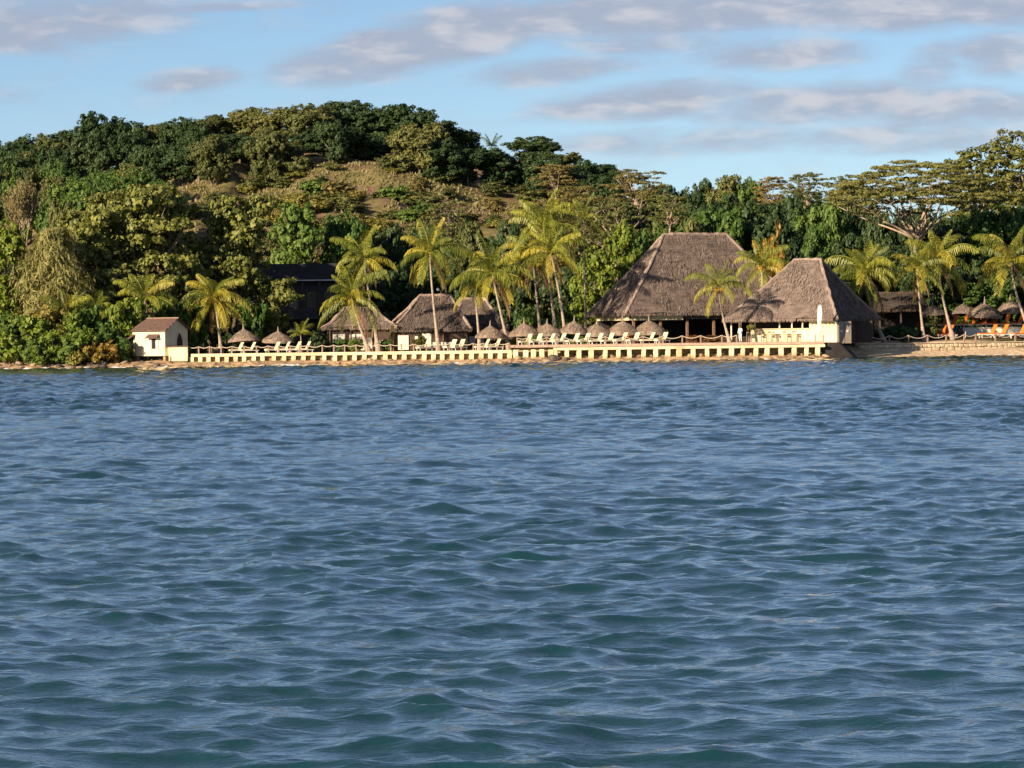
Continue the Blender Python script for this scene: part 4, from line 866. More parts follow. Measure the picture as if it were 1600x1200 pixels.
# ------------------------------------------------------------------ thatch
def thatch_faces(root, eave, ridge, seed, mt='thatch', st='straw', rd='ridge', course=.34, straw=700, fringe=26, sag=.10, name='roof'):
    """hip roof: eave = four local corners (front-left, front-right, back-right, back-left), ridge = two points"""
    rs = np.random.RandomState(seed); E = [np.array(e, float) for e in eave]; Rg = [np.array(r, float) for r in ridge]
    quads = [(E[0], E[1], Rg[1], Rg[0]), (E[1], E[2], Rg[1], Rg[1]), (E[2], E[3], Rg[0], Rg[1]), (E[3], E[0], Rg[0], Rg[0])]
    VV = []; QQ = []; base = 0; SC = []; SN = []; SD = []; SL = []; SW = []
    for (a, b_, c, d) in quads:
        nrml = np.cross(b_-a, d-a); nrml /= np.linalg.norm(nrml)
        if nrml[2] < 0: nrml = -nrml
        slope = np.linalg.norm((c+d)/2-(a+b_)/2); nv = max(4, int(slope/course)); nu = max(8, int(np.linalg.norm(b_-a)/.45))
        down = ((a+b_)/2-(c+d)/2); down /= np.linalg.norm(down)
        rows = []
        for i in range(nv):
            for t, off in ((i/nv, .085), ((i+.97)/nv, .0)): rows.append((t, off))
        rows.append((1.0, .0))
        g = []
        for t, off in rows:
            u = np.linspace(0, 1, nu+1)[:, None]; L = a*(1-t)+d*t; Rr = b_*(1-t)+c*t
            P = L*(1-u)+Rr*u; edge = np.minimum(u, 1-u)*2
            lump = .10*(1.6*hnoise((P[:, 0]+P[:, 1]*1.3)*.35, P[:, 2]*.35+seed)+hnoise((P[:, 0]+P[:, 1]*1.3)*.9, P[:, 2]*.9+seed)+.5*hnoise((P[:, 0]+P[:, 1])*2.7, P[:, 2]*2.7))[:, None]
            P = P+nrml*(off*np.minimum(1, edge*8)+lump*1.3*np.minimum(1, edge*6)-sag*math.sin(math.pi*t)*np.minimum(1, edge*5))+down*rs.uniform(-.035, .035, (nu+1, 1))*np.minimum(1, edge*8)
            g.append(P)
        g = np.stack(g); nr_ = len(rows); VV.append(g.reshape(-1, 3)); i0 = np.arange((nr_-1)*(nu+1)).reshape(nr_-1, nu+1)[:, :-1].ravel()+base
        QQ.append(np.stack([i0, i0+1, i0+nu+2, i0+nu+1], 1)); base += nr_*(nu+1)
        area = slope*(np.linalg.norm(b_-a)+np.linalg.norm(c-d))/2; ns = int(straw*area/30)
        t = 1-np.sqrt(rs.uniform(0, 1, ns)) if np.linalg.norm(c-d) < .5 else rs.uniform(0, 1, ns); u = rs.uniform(.01, .99, ns)
        P = (a*(1-t[:, None])+d*t[:, None])*(1-u[:, None])+(b_*(1-t[:, None])+c*t[:, None])*u[:, None]
        SC.append(P+nrml*(.10-sag*np.sin(np.pi*t))[:, None]+0); SN.append(nrml+rs.normal(size=(ns, 3))*.13); SD.append(down+rs.normal(size=(ns, 3))*.14); SL.append(rs.uniform(.3, .75, ns)); SW.append(rs.uniform(.05, .13, ns))
        nf = int(fringe*np.linalg.norm(b_-a)); u = rs.uniform(0, 1, nf)[:, None]; P = a*(1-u)+b_*u
        dn = np.array([0, 0, -1.0]); out = down.copy(); out[2] = 0; out /= np.linalg.norm(out)
        LL = rs.uniform(.25, .62, nf); SC.append(P+dn*.10+nrml*.04); SN.append(out+rs.normal(size=(nf, 3))*.3); SD.append(down*.6+dn*.8+rs.normal(size=(nf, 3))*.22); SL.append(LL); SW.append(rs.uniform(.07, .16, nf))
    ro = link(name, mesh_np(name, np.concatenate(VV), np.concatenate(QQ), M[mt]), root)
    C, N, D = np.concatenate(SC), nrm(np.concatenate(SN)), np.concatenate(SD)
    V_, Q_ = leaf_arrays(C, N, D, np.concatenate(SL), np.concatenate(SW)); tag(link('thatch_straw', mesh_np('thatch_straw', V_, Q_, M[st]), ro), kind='stuff')
    caps = [(Rg[0], Rg[1], 'ridge_cap')]+[(E[i], Rg[0] if i in (0, 3) else Rg[1], 'hip_cap') for i in range(4)]
    for p, q, nm in caps:
        if np.linalg.norm(q-p) < .3: continue
        mb = MB(); n_ = max(4, int(np.linalg.norm(q-p)/.5)); pts = []; rad = []
        for i in range(n_+1):
            t = i/n_; w = p*(1-t)+q*t+rs.uniform(-.05, .05, 3); w[2] -= (sag*.7*math.sin(math.pi*t) if nm == 'hip_cap' else 0); pts.append(w); rad.append(.17+rs.uniform(-.035, .045))
        mb.tube(pts, rad, 7); mb.build(nm, M[rd], ro)
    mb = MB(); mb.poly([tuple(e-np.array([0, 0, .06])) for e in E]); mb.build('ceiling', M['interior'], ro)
    return ro

def hut_frame(name, label, FL, L, Wd, th, zg):
    c, s = math.cos(th), math.sin(th); cx, cy = FL[0]+c*L/2-s*Wd/2, FL[1]+s*L/2+c*Wd/2
    return empty(name, label, 'hut', (cx, cy, zg), th)
# the big restaurant
L1, W1 = 22.0, 10.7; FL1 = at(977, 490, 258)
h1 = hut_frame('thatched_restaurant', 'largest open sided restaurant under a tall steep thatched hip roof', FL1, L1, W1, R(22), 1.55)
ze, zr = at(1000, 490, 258).z-1.55, at(1084, 366, 267).z-1.55
thatch_faces(h1, [(-11, -5.35, ze), (11, -5.35, ze), (11, 5.35, ze), (-11, 5.35, ze)], [(-3.9, 0, zr), (3.6, 0, zr)], 5, sag=.22)
mb = MB().box((-6.9, -4.6, ze-.42), (6.2, .16, .62), 0, .02); mb.build('fascia_board', M['cream'], h1)
mb = MB().box((-10.15, 0, ze-.42), (.16, 8.8, .62), 0, .02); mb.build('fascia_board', M['cream'], h1)
mb = MB().box((3.2, -4.6, ze-.42), (13.6, .14, .5), 0, .02); mb.build('fascia_board', M['bluegrey'], h1)
for x_ in (-9.6, -6.4, -3.2, 0, 3.2, 6.4, 9.6): MB().box((x_, -4.35, (ze-.7)/2), (.24, .24, ze-.75), 0, .02).build('column', M['midwood'], h1)
for y_ in (-1.5, 1.5): MB().box((-9.6, y_, (ze-.7)/2), (.24, .24, ze-.75), 0, .02).build('column', M['midwood'], h1)
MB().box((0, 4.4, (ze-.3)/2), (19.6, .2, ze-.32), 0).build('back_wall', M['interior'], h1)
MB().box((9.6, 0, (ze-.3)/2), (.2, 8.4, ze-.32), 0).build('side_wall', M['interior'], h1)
MB().box((3.4, -4.5, .45), (12.2, .16, .9), 0, .02).build('low_wall', M['darkwood'], h1)
MB().box((0, 0, .0), (20.6, 9.9, .16), 0).build('floor', M['midwood'], h1)
# the beach bar
L2, W2 = 13.0, 14.0; FR2 = at(1308, 496, 247); FL2 = Vector((FR2.x-L2*math.cos(R(-24)), FR2.y-L2*math.sin(R(-24)), 0))
h2 = hut_frame('thatched_beach_bar', 'smaller thatched beach bar with cream counter wall beside the slipway', FL2, L2, W2, R(-24), 1.70)
ze2, zr2 = at(1220, 499, 250).z-1.70, at(1258, 406, 256).z-1.70
thatch_faces(h2, [(-6.5, -7, ze2), (6.5, -7, ze2), (6.5, 7, ze2), (-6.5, 7, ze2)], [(-.8, 0, zr2), (2.2, 0, zr2)], 9, fringe=34, sag=.28)
yf = -5.9
MB().box((-.35, yf, .74), (6.6, .22, 1.48), 0, .02).build('counter_wall', M['cream'], h2)
MB().box((-.35, yf-.06, 1.51), (6.8, .5, .07), 0, .01).build('counter_top', M['cream2'], h2)
MB().box((4.55, yf, (ze2-.02)/2), (3.1, .22, ze2+.02), 0, .02).build('front_wall', M['cream'], h2)
for x_ in (-5.9, -3.2, -.4, 1.0, 2.2): MB().box((x_, yf+.02, 1.56+(ze2-1.56)/2) if x_ > -3.6 else (x_, yf, ze2/2), (.14, .14, (ze2-1.56) if x_ > -3.6 else ze2), 0, .01).build('post', M['cream2'], h2)
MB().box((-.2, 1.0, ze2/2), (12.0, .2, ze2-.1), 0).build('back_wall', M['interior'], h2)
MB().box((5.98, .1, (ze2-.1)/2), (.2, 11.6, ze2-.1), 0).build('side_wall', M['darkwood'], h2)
MB().box((-.2, -2.5, .0), (12.2, 6.6, .14), 0).build('floor', M['pinkdeck'], h2)
dr = MB().box((0, 0, 0), (1.62, .1, 2.35), 0, .02).build('double_door', M['taupe'], h2, loc=(6.75, yf+.42, 1.05), rot=(0, 0, R(48)))
for s_ in (-.36, .36): 
    k_ = MB(); k_.lathe([(.001, -.03), (.13, -.03), (.13, .03), (.001, .03)], 14); k_.build('round_plate', M['white'], dr, loc=(s_, -.08, .15), rot=(R(90), 0, 0))
MB().box((0, -.056, 0), (.03, .02, 2.3), 0).build('door_gap', M['darkwood'], dr)
sk = MB(); sk.lathe([(.001, -.16), (.12, -.1), (.16, 0), (.12, .1), (.001, .16)], 10); sk.build('hanging_lamp', M['white'], h2, loc=(6.15, yf-.4, ze2-.42))
gt = empty('timber_gate', 'dark vertical board shed wall in the shade behind the beach bar', 'gate', tuple(at(1328, 535, 253.5)), R(8))
gw = (1362-1326)/ppm(253.5); nb = 9
for i in range(nb): MB().box((gw*(i+.5)/nb, rv.uniform(-.015, .015), 1.12), (gw/nb-.02, .06, 2.3+rv.uniform(-.04, .04)), 0, .008).build('board', M['darkwood'], gt)
# bar chairs in front of the counter
def chair_mesh():
    mb = MB(); 
    for sx in (-.2, .2):
        for sy in (-.2, .2): mb.box((sx, sy, .36 if sy < 0 else .55), (.045, .045, .72 if sy < 0 else 1.1))
    return mb
CH = {'frame': chair_mesh().mesh('frame', M['taupe']), 'seat': MB().box((0, 0, .74), (.46, .46, .05), 0, .01).mesh('seat', M['midwood']), 'backrest': MB().box((0, .2, 1.02), (.44, .04, .16), 0, .01).mesh('backrest', M['midwood']), 'rung': MB().box((0, -.2, .28), (.4, .035, .035)).mesh('rung', M['midwood'])}
for i, px in enumerate((1169, 1185, 1201, 1209, 1225, 1240)):
    p = lerp_line((FL2.x, FL2.y), (FR2.x, FR2.y), px); ba = R(-24)
    o = empty('bar_stool', 'brown wooden bar stool, %s from the left along the cream counter' % ('first', 'second', 'third', 'fourth', 'fifth', 'sixth')[i], 'stool', (p[0]+.2, p[1]+.25, 1.85), ba+math.pi+rv.uniform(-.5, .5), 'bar stools at the counter')
    for nm, me in CH.items(): link(nm, me, o)
# yellow flowers on the counter, feather flag
plant('shrub_y', 'flower_bush', 'round bunch of yellow flowers at the left end of the bar counter', 'flowers', 1174, 503, 250.5, 17, base=at(1174, 516, 250.5).z)
fl = empty('feather_flag', 'white feather shaped banner flag on a pole before the beach bar', 'flag', tuple(at(1278, 534, 245.2)))
fh = (534-476)/ppm(245.2); MB().tube([(0, 0, 0), (0, 0, fh*.75), (.06, 0, fh*.93), (.22, 0, fh)], [.03, .025, .02, .012], 6).build('pole', M['white'], fl)
out = [(0.02, fh*.17), (.14, fh*.28), (.34, fh*.5), (.46, fh*.72), (.46, fh*.88), (.38, fh*.97), (.24, fh*.995), (.08, fh*.94), (.02, fh*.80)]
MB().prism(out, -.012, .012).build('banner', M['white2'], fl)
for i in range(7): MB().box((.20+.03*(i % 2)+.012*i, -.018, fh*(.46+.055*i)), (.11, .008, .10), 0).build('printed_mark', M['mark'], fl)

# low thatched bungalows on the left
def bungalow(label, pxl, pxr, eavey, ridgey, r0, r1, Y, Wd, th, panels, seed, zg=1.3, pale=False):
    c = math.cos(th); Xl = xp(pxl, Y); L = (pxr-pxl)/ppm(Y)/c
    o = hut_frame('thatched_bungalow', label, (Xl, Y), L, Wd, th, zg); ze_ = at((pxl+pxr)/2, eavey, Y).z-zg; zr_ = at((pxl+pxr)/2, ridgey, Y+Wd/2).z-zg
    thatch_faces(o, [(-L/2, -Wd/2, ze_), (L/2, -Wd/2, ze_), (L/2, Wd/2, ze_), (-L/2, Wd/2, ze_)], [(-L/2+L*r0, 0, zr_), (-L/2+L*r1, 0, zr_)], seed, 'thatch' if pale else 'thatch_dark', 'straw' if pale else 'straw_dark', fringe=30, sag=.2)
    MB().box((0, .2, ze_/2), (L-1.0, Wd-.5, ze_-.1), 0).build('wall', M['darkwood'], o)
    yf_ = -Wd/2+.26
    for (q0, q1, z0, z1) in panels:
        x0, x1 = -L/2+L*q0, -L/2+L*q1; w = MB().box(((x0+x1)/2, yf_+.13, (z0+z1)/2), (x1-x0, .1, z1-z0), 0, .01).build('white_panel', M['white'], o)
    for q in (.06, .35, .65, .94): MB().box((-L/2+L*q, -Wd/2+.35, ze_/2), (.13, .13, ze_), 0).build('post', M['midwood'], o)
    return o
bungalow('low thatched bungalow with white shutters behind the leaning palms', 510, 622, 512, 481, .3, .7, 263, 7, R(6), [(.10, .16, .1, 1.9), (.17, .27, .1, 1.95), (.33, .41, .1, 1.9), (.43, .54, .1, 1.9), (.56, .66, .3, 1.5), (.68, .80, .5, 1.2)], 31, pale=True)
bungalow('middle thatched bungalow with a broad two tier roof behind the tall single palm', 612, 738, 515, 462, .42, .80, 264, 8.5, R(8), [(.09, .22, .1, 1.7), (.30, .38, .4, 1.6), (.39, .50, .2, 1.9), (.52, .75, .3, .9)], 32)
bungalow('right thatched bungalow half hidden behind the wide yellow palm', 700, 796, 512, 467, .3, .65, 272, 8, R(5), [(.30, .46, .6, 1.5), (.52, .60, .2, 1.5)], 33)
# two-storey lodge in deep shade
lg = empty('two_storey_lodge', 'shaded two storey lodge with grey roof under the overhanging trees', 'building', tuple(at(460, 534, 284)), R(6)); lg.location.z = 1.3
lw_ = 136/ppm(284); zt = at(460, 441, 284).z-1.3; zrf = at(460, 413, 287).z-1.3; zm = zt*.48
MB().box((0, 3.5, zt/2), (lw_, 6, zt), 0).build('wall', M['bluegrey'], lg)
MB().prism([(-lw_/2-.7, zt+.05), (lw_/2+.7, zt+.05), (lw_/2+.7, zt+.25), (lw_/2-.1, zrf), (-lw_/2+.1, zrf), (-lw_/2-.7, zt+.25)], -.9, 7.4).build('roof', M['darkroof'], lg)
MB().box((1.2, -.96, zt+.2), (lw_*.72, .1, .12), 0).build('gutter', M['white'], lg)
MB().box((0, -.35, zm), (lw_, 1.5, .22), 0).build('balcony_slab', M['bluegrey'], lg)
MB().box((0, -1.05, zm+.95), (lw_, .07, .07), 0).build('balcony_rail', M['midwood'], lg)
for x_ in np.linspace(-lw_/2+.2, lw_/2-.2, 6): MB().box((x_, -1.0, zt/2), (.2, .2, zt), 0).build('post', M['darkwood'], lg)
for zz_ in (zm*.5, zm+(zt-zm)*.5):
    for k in range(5):
        x_ = -lw_/2+lw_*(k+.5)/5; w_ = MB().box((x_, .46, zz_), (1.1, .1, 1.8), 0, .01).build('window', M['midwood'], lg)
        for s_ in (-.26, .26): MB().box((x_+s_, .40, zz_), (.46, .03, 1.62), 0).build('pane', M['glass'], w_)
# dark low pavilion on the right
pv = empty('low_pavilion', 'low dark roofed pavilion in the shade behind the bowed palm', 'building', tuple(at(1408, 528, 272)), 0); pv.location.z = 2.1
pw_ = 72/ppm(272); pz = at(1408, 484, 272).z-2.1; pr_ = at(1408, 458, 274).z-2.1
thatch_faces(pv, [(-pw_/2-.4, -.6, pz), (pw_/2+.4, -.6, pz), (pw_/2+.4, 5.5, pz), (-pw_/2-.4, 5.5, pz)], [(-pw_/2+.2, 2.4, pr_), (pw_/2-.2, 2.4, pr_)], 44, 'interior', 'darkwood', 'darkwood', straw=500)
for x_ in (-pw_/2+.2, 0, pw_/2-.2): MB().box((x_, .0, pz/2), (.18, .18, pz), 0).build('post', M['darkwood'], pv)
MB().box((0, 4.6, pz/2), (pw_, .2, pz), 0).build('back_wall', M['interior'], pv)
MB().box((pw_/2-.4, .3, 1.0), (.9, .1, 1.2), 0).build('red_panel', M['red'], pv)

# ------------------------------------------------------------------ the small chapel
TH = R(-35); C0 = at(258, 555, 238.6); zc = .55
ch = empty('chapel', 'small cream chapel with brown roof and pointed arch door on the left rocks', 'chapel', (C0.x, C0.y, zc), TH)
# local x runs along the long wall (negative = away to the left), y back; origin = near front corner
zf, zw = at(262, 556, 238.6).z-zc, at(262, 514, 238.6).z-zc; zrg = at(282, 497.5, 239.5).z-zc
Lw, Wg = 3.95, 3.7
apse = [(-Lw, 0), (-Lw-1.25, .75), (-Lw-1.65, 1.85), (-Lw-1.25, 2.95), (-Lw, Wg)]
ring = [(0, 0)]+apse+[(0, Wg)]
mb = MB(); n_ = len(ring)
mb.add([(x, y, zf) for x, y in ring]+[(x, y, zw) for x, y in ring], [(i+1, i, n_+i, n_+i+1) for i in range(n_-1)]+[tuple(range(n_))])
mb.poly([(0, 0, zf), (0, Wg, zf), (0, Wg, zw), (0, Wg/2, zrg-.08), (0, 0, zw)])
mb.build('wall', M['cream2'], ch)
e_ = .28; rf = MB()
A_ = [(.35, -e_, zw-.12), (-Lw, -e_, zw-.12), (-Lw-1.4, .6, zw-.12), (-Lw-1.95, 1.85, zw-.12), (-Lw-1.4, 3.1, zw-.12), (-Lw, Wg+e_, zw-.12), (.35, Wg+e_, zw-.12)]
r0_, r1_ = (.35, Wg/2, zrg+.05), (-Lw, Wg/2, zrg+.05)
top = [*A_, r0_, r1_]; bot = [(x, y, z-.1) for x, y, z in top]
fs = [(1, 0, 7, 8), (2, 1, 8), (3, 2, 8), (4, 3, 8), (5, 4, 8), (6, 5, 8, 7)]
rf.add(top+bot, fs+[tuple(i+9 for i in f[::-1]) for f in fs]+[(i, i+1, i+10, i+9) for i in range(6)]+[(0, 9, 16, 7), (7, 16, 15, 6)])
ro_ = rf.build('roof', M['shingle'], ch)
# shingle courses proud of the slope facing the sea
rs = np.random.RandomState(3); cr_ = MB(); p0, p1, p2 = Vector(A_[0]), Vector(A_[1]), Vector(r0_); slope = p2-Vector((.35, -e_, zw-.12)); nn = (p1-p0).cross(slope).normalized()
if nn.z < 0: nn = -nn
sh = MB().add([(-.19, 0, .012), (.19, 0, .012), (.19, .36, 0), (-.19, .36, 0), (-.19, 0, -.02), (.19, 0, -.02)], [(0, 1, 2, 3), (4, 5, 1, 0)]).mesh('shingle', M['shingle'])
xa = Vector((1, 0, 0)); ya = slope.normalized(); mt_ = Matrix((xa, ya, nn)).transposed()
for r_ in range(7):
    for c_ in range(11):
        q = Vector((-Lw+.2+c_*.39+(.19 if r_ % 2 else 0), -e_, zw-.12))+ya*(r_*.30)+nn*(.03+.004*r_)
        o_ = link('shingle', sh, ro_); o_.matrix_local = Matrix.Translation(q) @ (mt_ @ Matrix.Rotation(rs.uniform(-.05, .05), 3, 'Z')).to_4x4()
MB().tube([(.36, Wg/2, zrg+.07), (-Lw, Wg/2, zrg+.07)], .06, 6).build('ridge_tile', M['post'], ro_)
def arch(w, h_, sp): return [(-w/2, 0), (w/2, 0), (w/2, sp), (w*.40, sp+(h_-sp)*.42), (w*.22, sp+(h_-sp)*.78), (0, h_), (-w*.22, sp+(h_-sp)*.78), (-w*.40, sp+(h_-sp)*.42), (-w/2, sp)]
door = MB().prism(arch(.95, 2.25, 1.45), -.03, .03).build('door', M['interior'], ch, loc=(.03, Wg*.62, zf+.12), rot=(0, 0, R(90)))
fr = MB(); o1 = arch(1.12, 2.38, 1.47); o2 = arch(.95, 2.25, 1.45)
for i in range(1, len(o1)): j = (i+1) % len(o1); fr.add([(o1[i][0], -.06, o1[i][1]), (o1[j][0], -.06, o1[j][1]), (o2[j][0], -.06, o2[j][1]), (o2[i][0], -.06, o2[i][1]), (o1[i][0], .0, o1[i][1]), (o1[j][0], .0, o1[j][1])], [(0, 1, 2, 3), (4, 5, 1, 0)])
fr.build('door_frame', M['cream2'], door)
MB().box((.02, Wg*.22, zf+1.0), (.05, 1.15, .12), 0, .01).build('name_plate', M['darkwood'], ch)
def cwin(x, y, rot, nm):
    w = MB().box((0, 0, 0), (.55, .08, 1.25), 0, .01).build('window', M['midwood'], ch, loc=(x, y, zf+1.35), rot=(0, 0, rot))
    MB().box((0, -.05, 0), (.40, .02, 1.08), 0).build('pane', M['glass'], w)
    for s_ in (-.47, .47): MB().box((s_, -.05, 0), (.34, .05, 1.2), 0, .01).build('shutter', M['white'], w)
    c = MB(); rs_ = random.Random(int(x*10)); pts = []
    c.add([(-.75, -.03, .92), (.75, -.03, .92), (.85, -.62, .52), (.3, -.66, .44), (-.35, -.66, .50), (-.85, -.6, .42), (-.75, -.02, .82), (.75, -.02, .82)], [(1, 0, 5, 4, 3, 2), (6, 7, 2, 3, 4, 5), (0, 6, 5), (1, 2, 7)]); c.build('canopy', M['shingle'], w)
cwin(-1.45, -.045, 0, 'a'); cwin(-Lw-.66, .345, math.atan2(-.75, 1.25)*1.0, 'b')
for x_, y_ in ((-.3, .3), (-Lw, .3), (-Lw-1.1, 1.0), (-Lw, Wg-.3), (-.3, Wg-.3)): MB().tube([(x_, y_, -.5), (x_, y_, zf)], .16, 8).build('stilt', M['rock'], ch)
pc0, pc1 = at(262, 543, 238.2), at(293, 563, 238.2)
pch = empty('porch_block', 'bright cream porch wall joining the chapel to the deck', 'porch', ((pc0.x+pc1.x)/2, 238.4, .6))
MB().box((0, .9, (pc0.z-.6)/2), (pc1.x-pc0.x, 1.8, pc0.z-.6), 0, .02).build('parapet', M['cream'], pch)
MB().box((.02, .8, pc0.z-.6+.09), (pc1.x-pc0.x+.1, 1.5, .14), 0, .02).build('coping', M['shingle'], pch)
MB().box((.1, .9, -.35), (pc1.x-pc0.x-.4, 1.4, .7), 0).build('footing', M['rock'], pch)
MB().tube([(-.95, -.25, -.7), (-.95, -.25, .6)], .06, 6).build('prop', M['midwood'], pch)

# ------------------------------------------------------------------ parasols
def parasol_meshes(seed, pale):
    rng = random.Random(seed); mb = MB(); R_ = 1.55
    mb.lathe([(.05, 1.22), (.22, 1.12), (.55, .90), (.95, .58), (1.32, .20), (1.52, -.08), (1.57, -.26), (1.46, -.20), (.9, .34), (.05, .85)], 22, jit=.035, rng=rng)
    rs = np.random.RandomState(seed); n = 620; a = rs.uniform(0, 6.283, n); t = rs.uniform(0, 1, n)**.6
    rr = np.interp(t, [0, .1, .3, .55, .8, 1], [.1, .22, .5, .88, 1.28, 1.54]); zz = np.interp(rr, [.05, .22, .55, .95, 1.32, 1.52, 1.57], [1.22, 1.12, .90, .58, .20, -.08, -.24])
    out = np.stack([np.cos(a), np.sin(a), 0*a], 1); C = out*rr[:, None]; C[:, 2] = zz+.03-(t > .88)*rs.uniform(0, .15, n)
    N = nrm(out*.6+np.array([0, 0, .8])+rs.normal(size=(n, 3))*.15); N[t > .88] = nrm(out+rs.normal(size=(n, 3))*.2)[t > .88]; D = out*.75+np.array([0, 0, -.7])+rs.normal(size=(n, 3))*.15
    V_, Q_ = leaf_arrays(C, N, D, rs.uniform(.25, .55, n), rs.uniform(.05, .12, n))
    k = 'thatch_pale' if pale else 'thatch'; s = 'straw_pale' if pale else 'straw'
    fin = MB(); fin.tube([(0, 0, 1.1), (.02, 0, 1.45), (.0, .02, 1.95)], [.12, .07, .02], 7)
    return mb.mesh('canopy', M[k]), mesh_np('straw', V_, Q_, M[s]), fin.mesh('finial', M['straw_pale'])
PM = [parasol_meshes(i, i > 0) for i in range(1, 4)]+[parasol_meshes(9, False)]
PM[0] = parasol_meshes(7, True)
POLE = MB().tube([(0, 0, -2.6), (0, 0, .9)], .06, 8).mesh('pole', M['midwood'])
RIB = MB().tube([(.05, 0, -.1), (1.3, 0, .0)], .025, 5).mesh('rib', M['midwood'])
def parasol(label, px, topy, Y, wpx, zg, mi=0, grp=None):
    p = at(px, topy+2, Y); s = wpx*1.06/ppm(Y)/3.1; o = empty('thatched_parasol', label, 'parasol', (p.x, Y, zg), rv.uniform(0, 6), grp); h_ = p.z-zg-1.22*s
    c, st, fn = PM[mi]
    sc = (s, s, s*rv.uniform(.68, .86)); ca = link('canopy', c, o, (0, 0, h_), (rv.uniform(-.09, .09), rv.uniform(-.09, .09), 0), sc); tag(link('straw', st, ca), kind='stuff')
    link('finial', fn, ca); link('pole', POLE, o, (0, 0, h_), None, (1, 1, max(.3, h_/2.55)))
    for k in range(6): link('rib', RIB, o, (0, 0, h_-.02), (0, 0, k*math.pi/3), (s, s, s))
    return o
parasol('left of the two thatched parasols by the short yellow palm', 381, 509, 248, 48, 1.3, 1)
parasol('right of the two thatched parasols by the short yellow palm', 434, 510, 248, 48, 1.3, 2)
parasol('thatched parasol standing alone left of the long parasol row', 766, 504, 250, 46, 1.35, 0)
parasol('shadowed thatched parasol just behind the lone one', 786, 508, 255, 44, 1.4, 3)
OR = ('first', 'second', 'third', 'fourth', 'fifth', 'sixth', 'seventh', 'eighth', 'ninth', 'tenth', 'eleventh', 'twelfth', 'thirteenth', 'fourteenth', 'fifteenth', 'sixteenth')
for i, (px, ty, w) in enumerate(((819, 499, 50), (855, 498, 48), (896, 497, 48), (932, 498, 50), (973, 495, 52), (1014, 494, 56))):
    parasol('thatched parasol, %s from the left in the overlapping row of six on the right deck' % OR[i], px, ty, 250.5+.4*i, w, 1.84, (0, 1, 2, 0, 1, 2)[i], 'parasols in the row of six')
parasol('reddish thatched parasol half hidden between the two promenade palms', 1458, 471, 270, 40, 2.1, 0)
parasol('dark shaded parasol left of the right terrace parasols', 1507, 468, 284, 44, 3.02, 3)
parasol('wide thatched parasol over the orange loungers', 1537, 469, 280, 54, 3.02, 2)
parasol('thatched parasol beside the trunk of the rightmost palm', 1579, 464, 282, 46, 3.02, 1)
parasol('thatched parasol cut off by the right edge of the picture', 1609, 472, 284, 44, 3.02, 0)

# ------------------------------------------------------------------ sun loungers
def lounger_meshes(cm):
    fr = MB(); 
    for s in (-.3, .3): fr.box((.0, s, .30), (1.95, .06, .07), 0, .01)
    for x in (-.95, .95): fr.box((x, 0, .30), (.06, .6, .07), 0)
    se = MB().box((-.38, 0, .39), (1.22, .62, .11), 0, .03); a = R(62)
    bk = MB(); bk.box((0, 0, 0), (.86, .62, .10), 0, .03); mt = Matrix.Rotation(-a, 4, 'Y')
    bk.v = [tuple((mt @ Vector((v[0]+.43, v[1], v[2])))+Vector((.25, 0, .40))) for v in bk.v]
    lg_ = MB().box((0, 0, .135), (.06, .06, .27), 0).mesh('leg', M['white'])
    return fr.mesh('frame', M['white']), se.mesh('seat_cushion', M[cm]), bk.mesh('backrest', M[cm]), lg_
LC, LO = lounger_meshes('cushion'), lounger_meshes('orange')
def lounger(label, px, Y, zg, rz, ms, grp):
    X = xp(px, Y); o = empty('sun_lounger', label, 'sun lounger', (X-.35*math.cos(rz), Y-.35*math.sin(rz), zg), rz, grp)
    if ms is LO: o.scale = (1.3, 1.3, 1.3)
    link('frame', ms[0], o); link('seat_cushion', ms[1], o); link('backrest', ms[2], o)
    for x in (-.8, .8):
        for y in (-.28, .28): link('leg', ms[3], o, (x, y, 0))
for i, px in enumerate((376, 395, 433, 449, 466, 481)):
    lounger('cream sun lounger, %s from the left near the two left parasols' % OR[i], px, 245.5, 1.32, R(28)+rv.uniform(-.15, .15), LC, 'cream loungers at the left parasols')
for i, px in enumerate((668, 709, 722, 761, 778)):
    lounger('cream sun lounger, %s from the left between the tall single palm and the lone parasol' % OR[i], px, 245.5, 1.36, R(38)+rv.uniform(-.3, .3), LC, 'cream loungers left of the parasol row')
for i, px in enumerate((827, 843, 863, 880, 901, 918, 938, 955, 976, 995, 1019, 1039)):
    lounger('cream sun lounger, %s from the left on the right deck' % OR[i], px, 246.6+.004*(px-800), 1.84, R(36)+rv.uniform(-.18, .18), LC, 'cream loungers on the right deck')
for i, px in enumerate((1477, 1491, 1507, 1522, 1538, 1553, 1572, 1594)):
    lounger('orange sun lounger, %s from the left on the upper terrace' % OR[i], px, 279.0+.01*(px-1477), 3.02, R(30)+rv.uniform(-.3, .3), LO, 'orange loungers on the upper terrace')
for i, px in enumerate((1474, 1483, 1551, 1569, 1599)):
    X_ = xp(px, 268.5); lounger('orange sun lounger, %s from the left on the lower terrace behind the rope fence' % OR[i], px, 268.5, H(X_, 268.5), R(25)+rv.uniform(-.2, .2), LO, 'orange loungers on the lower terrace')
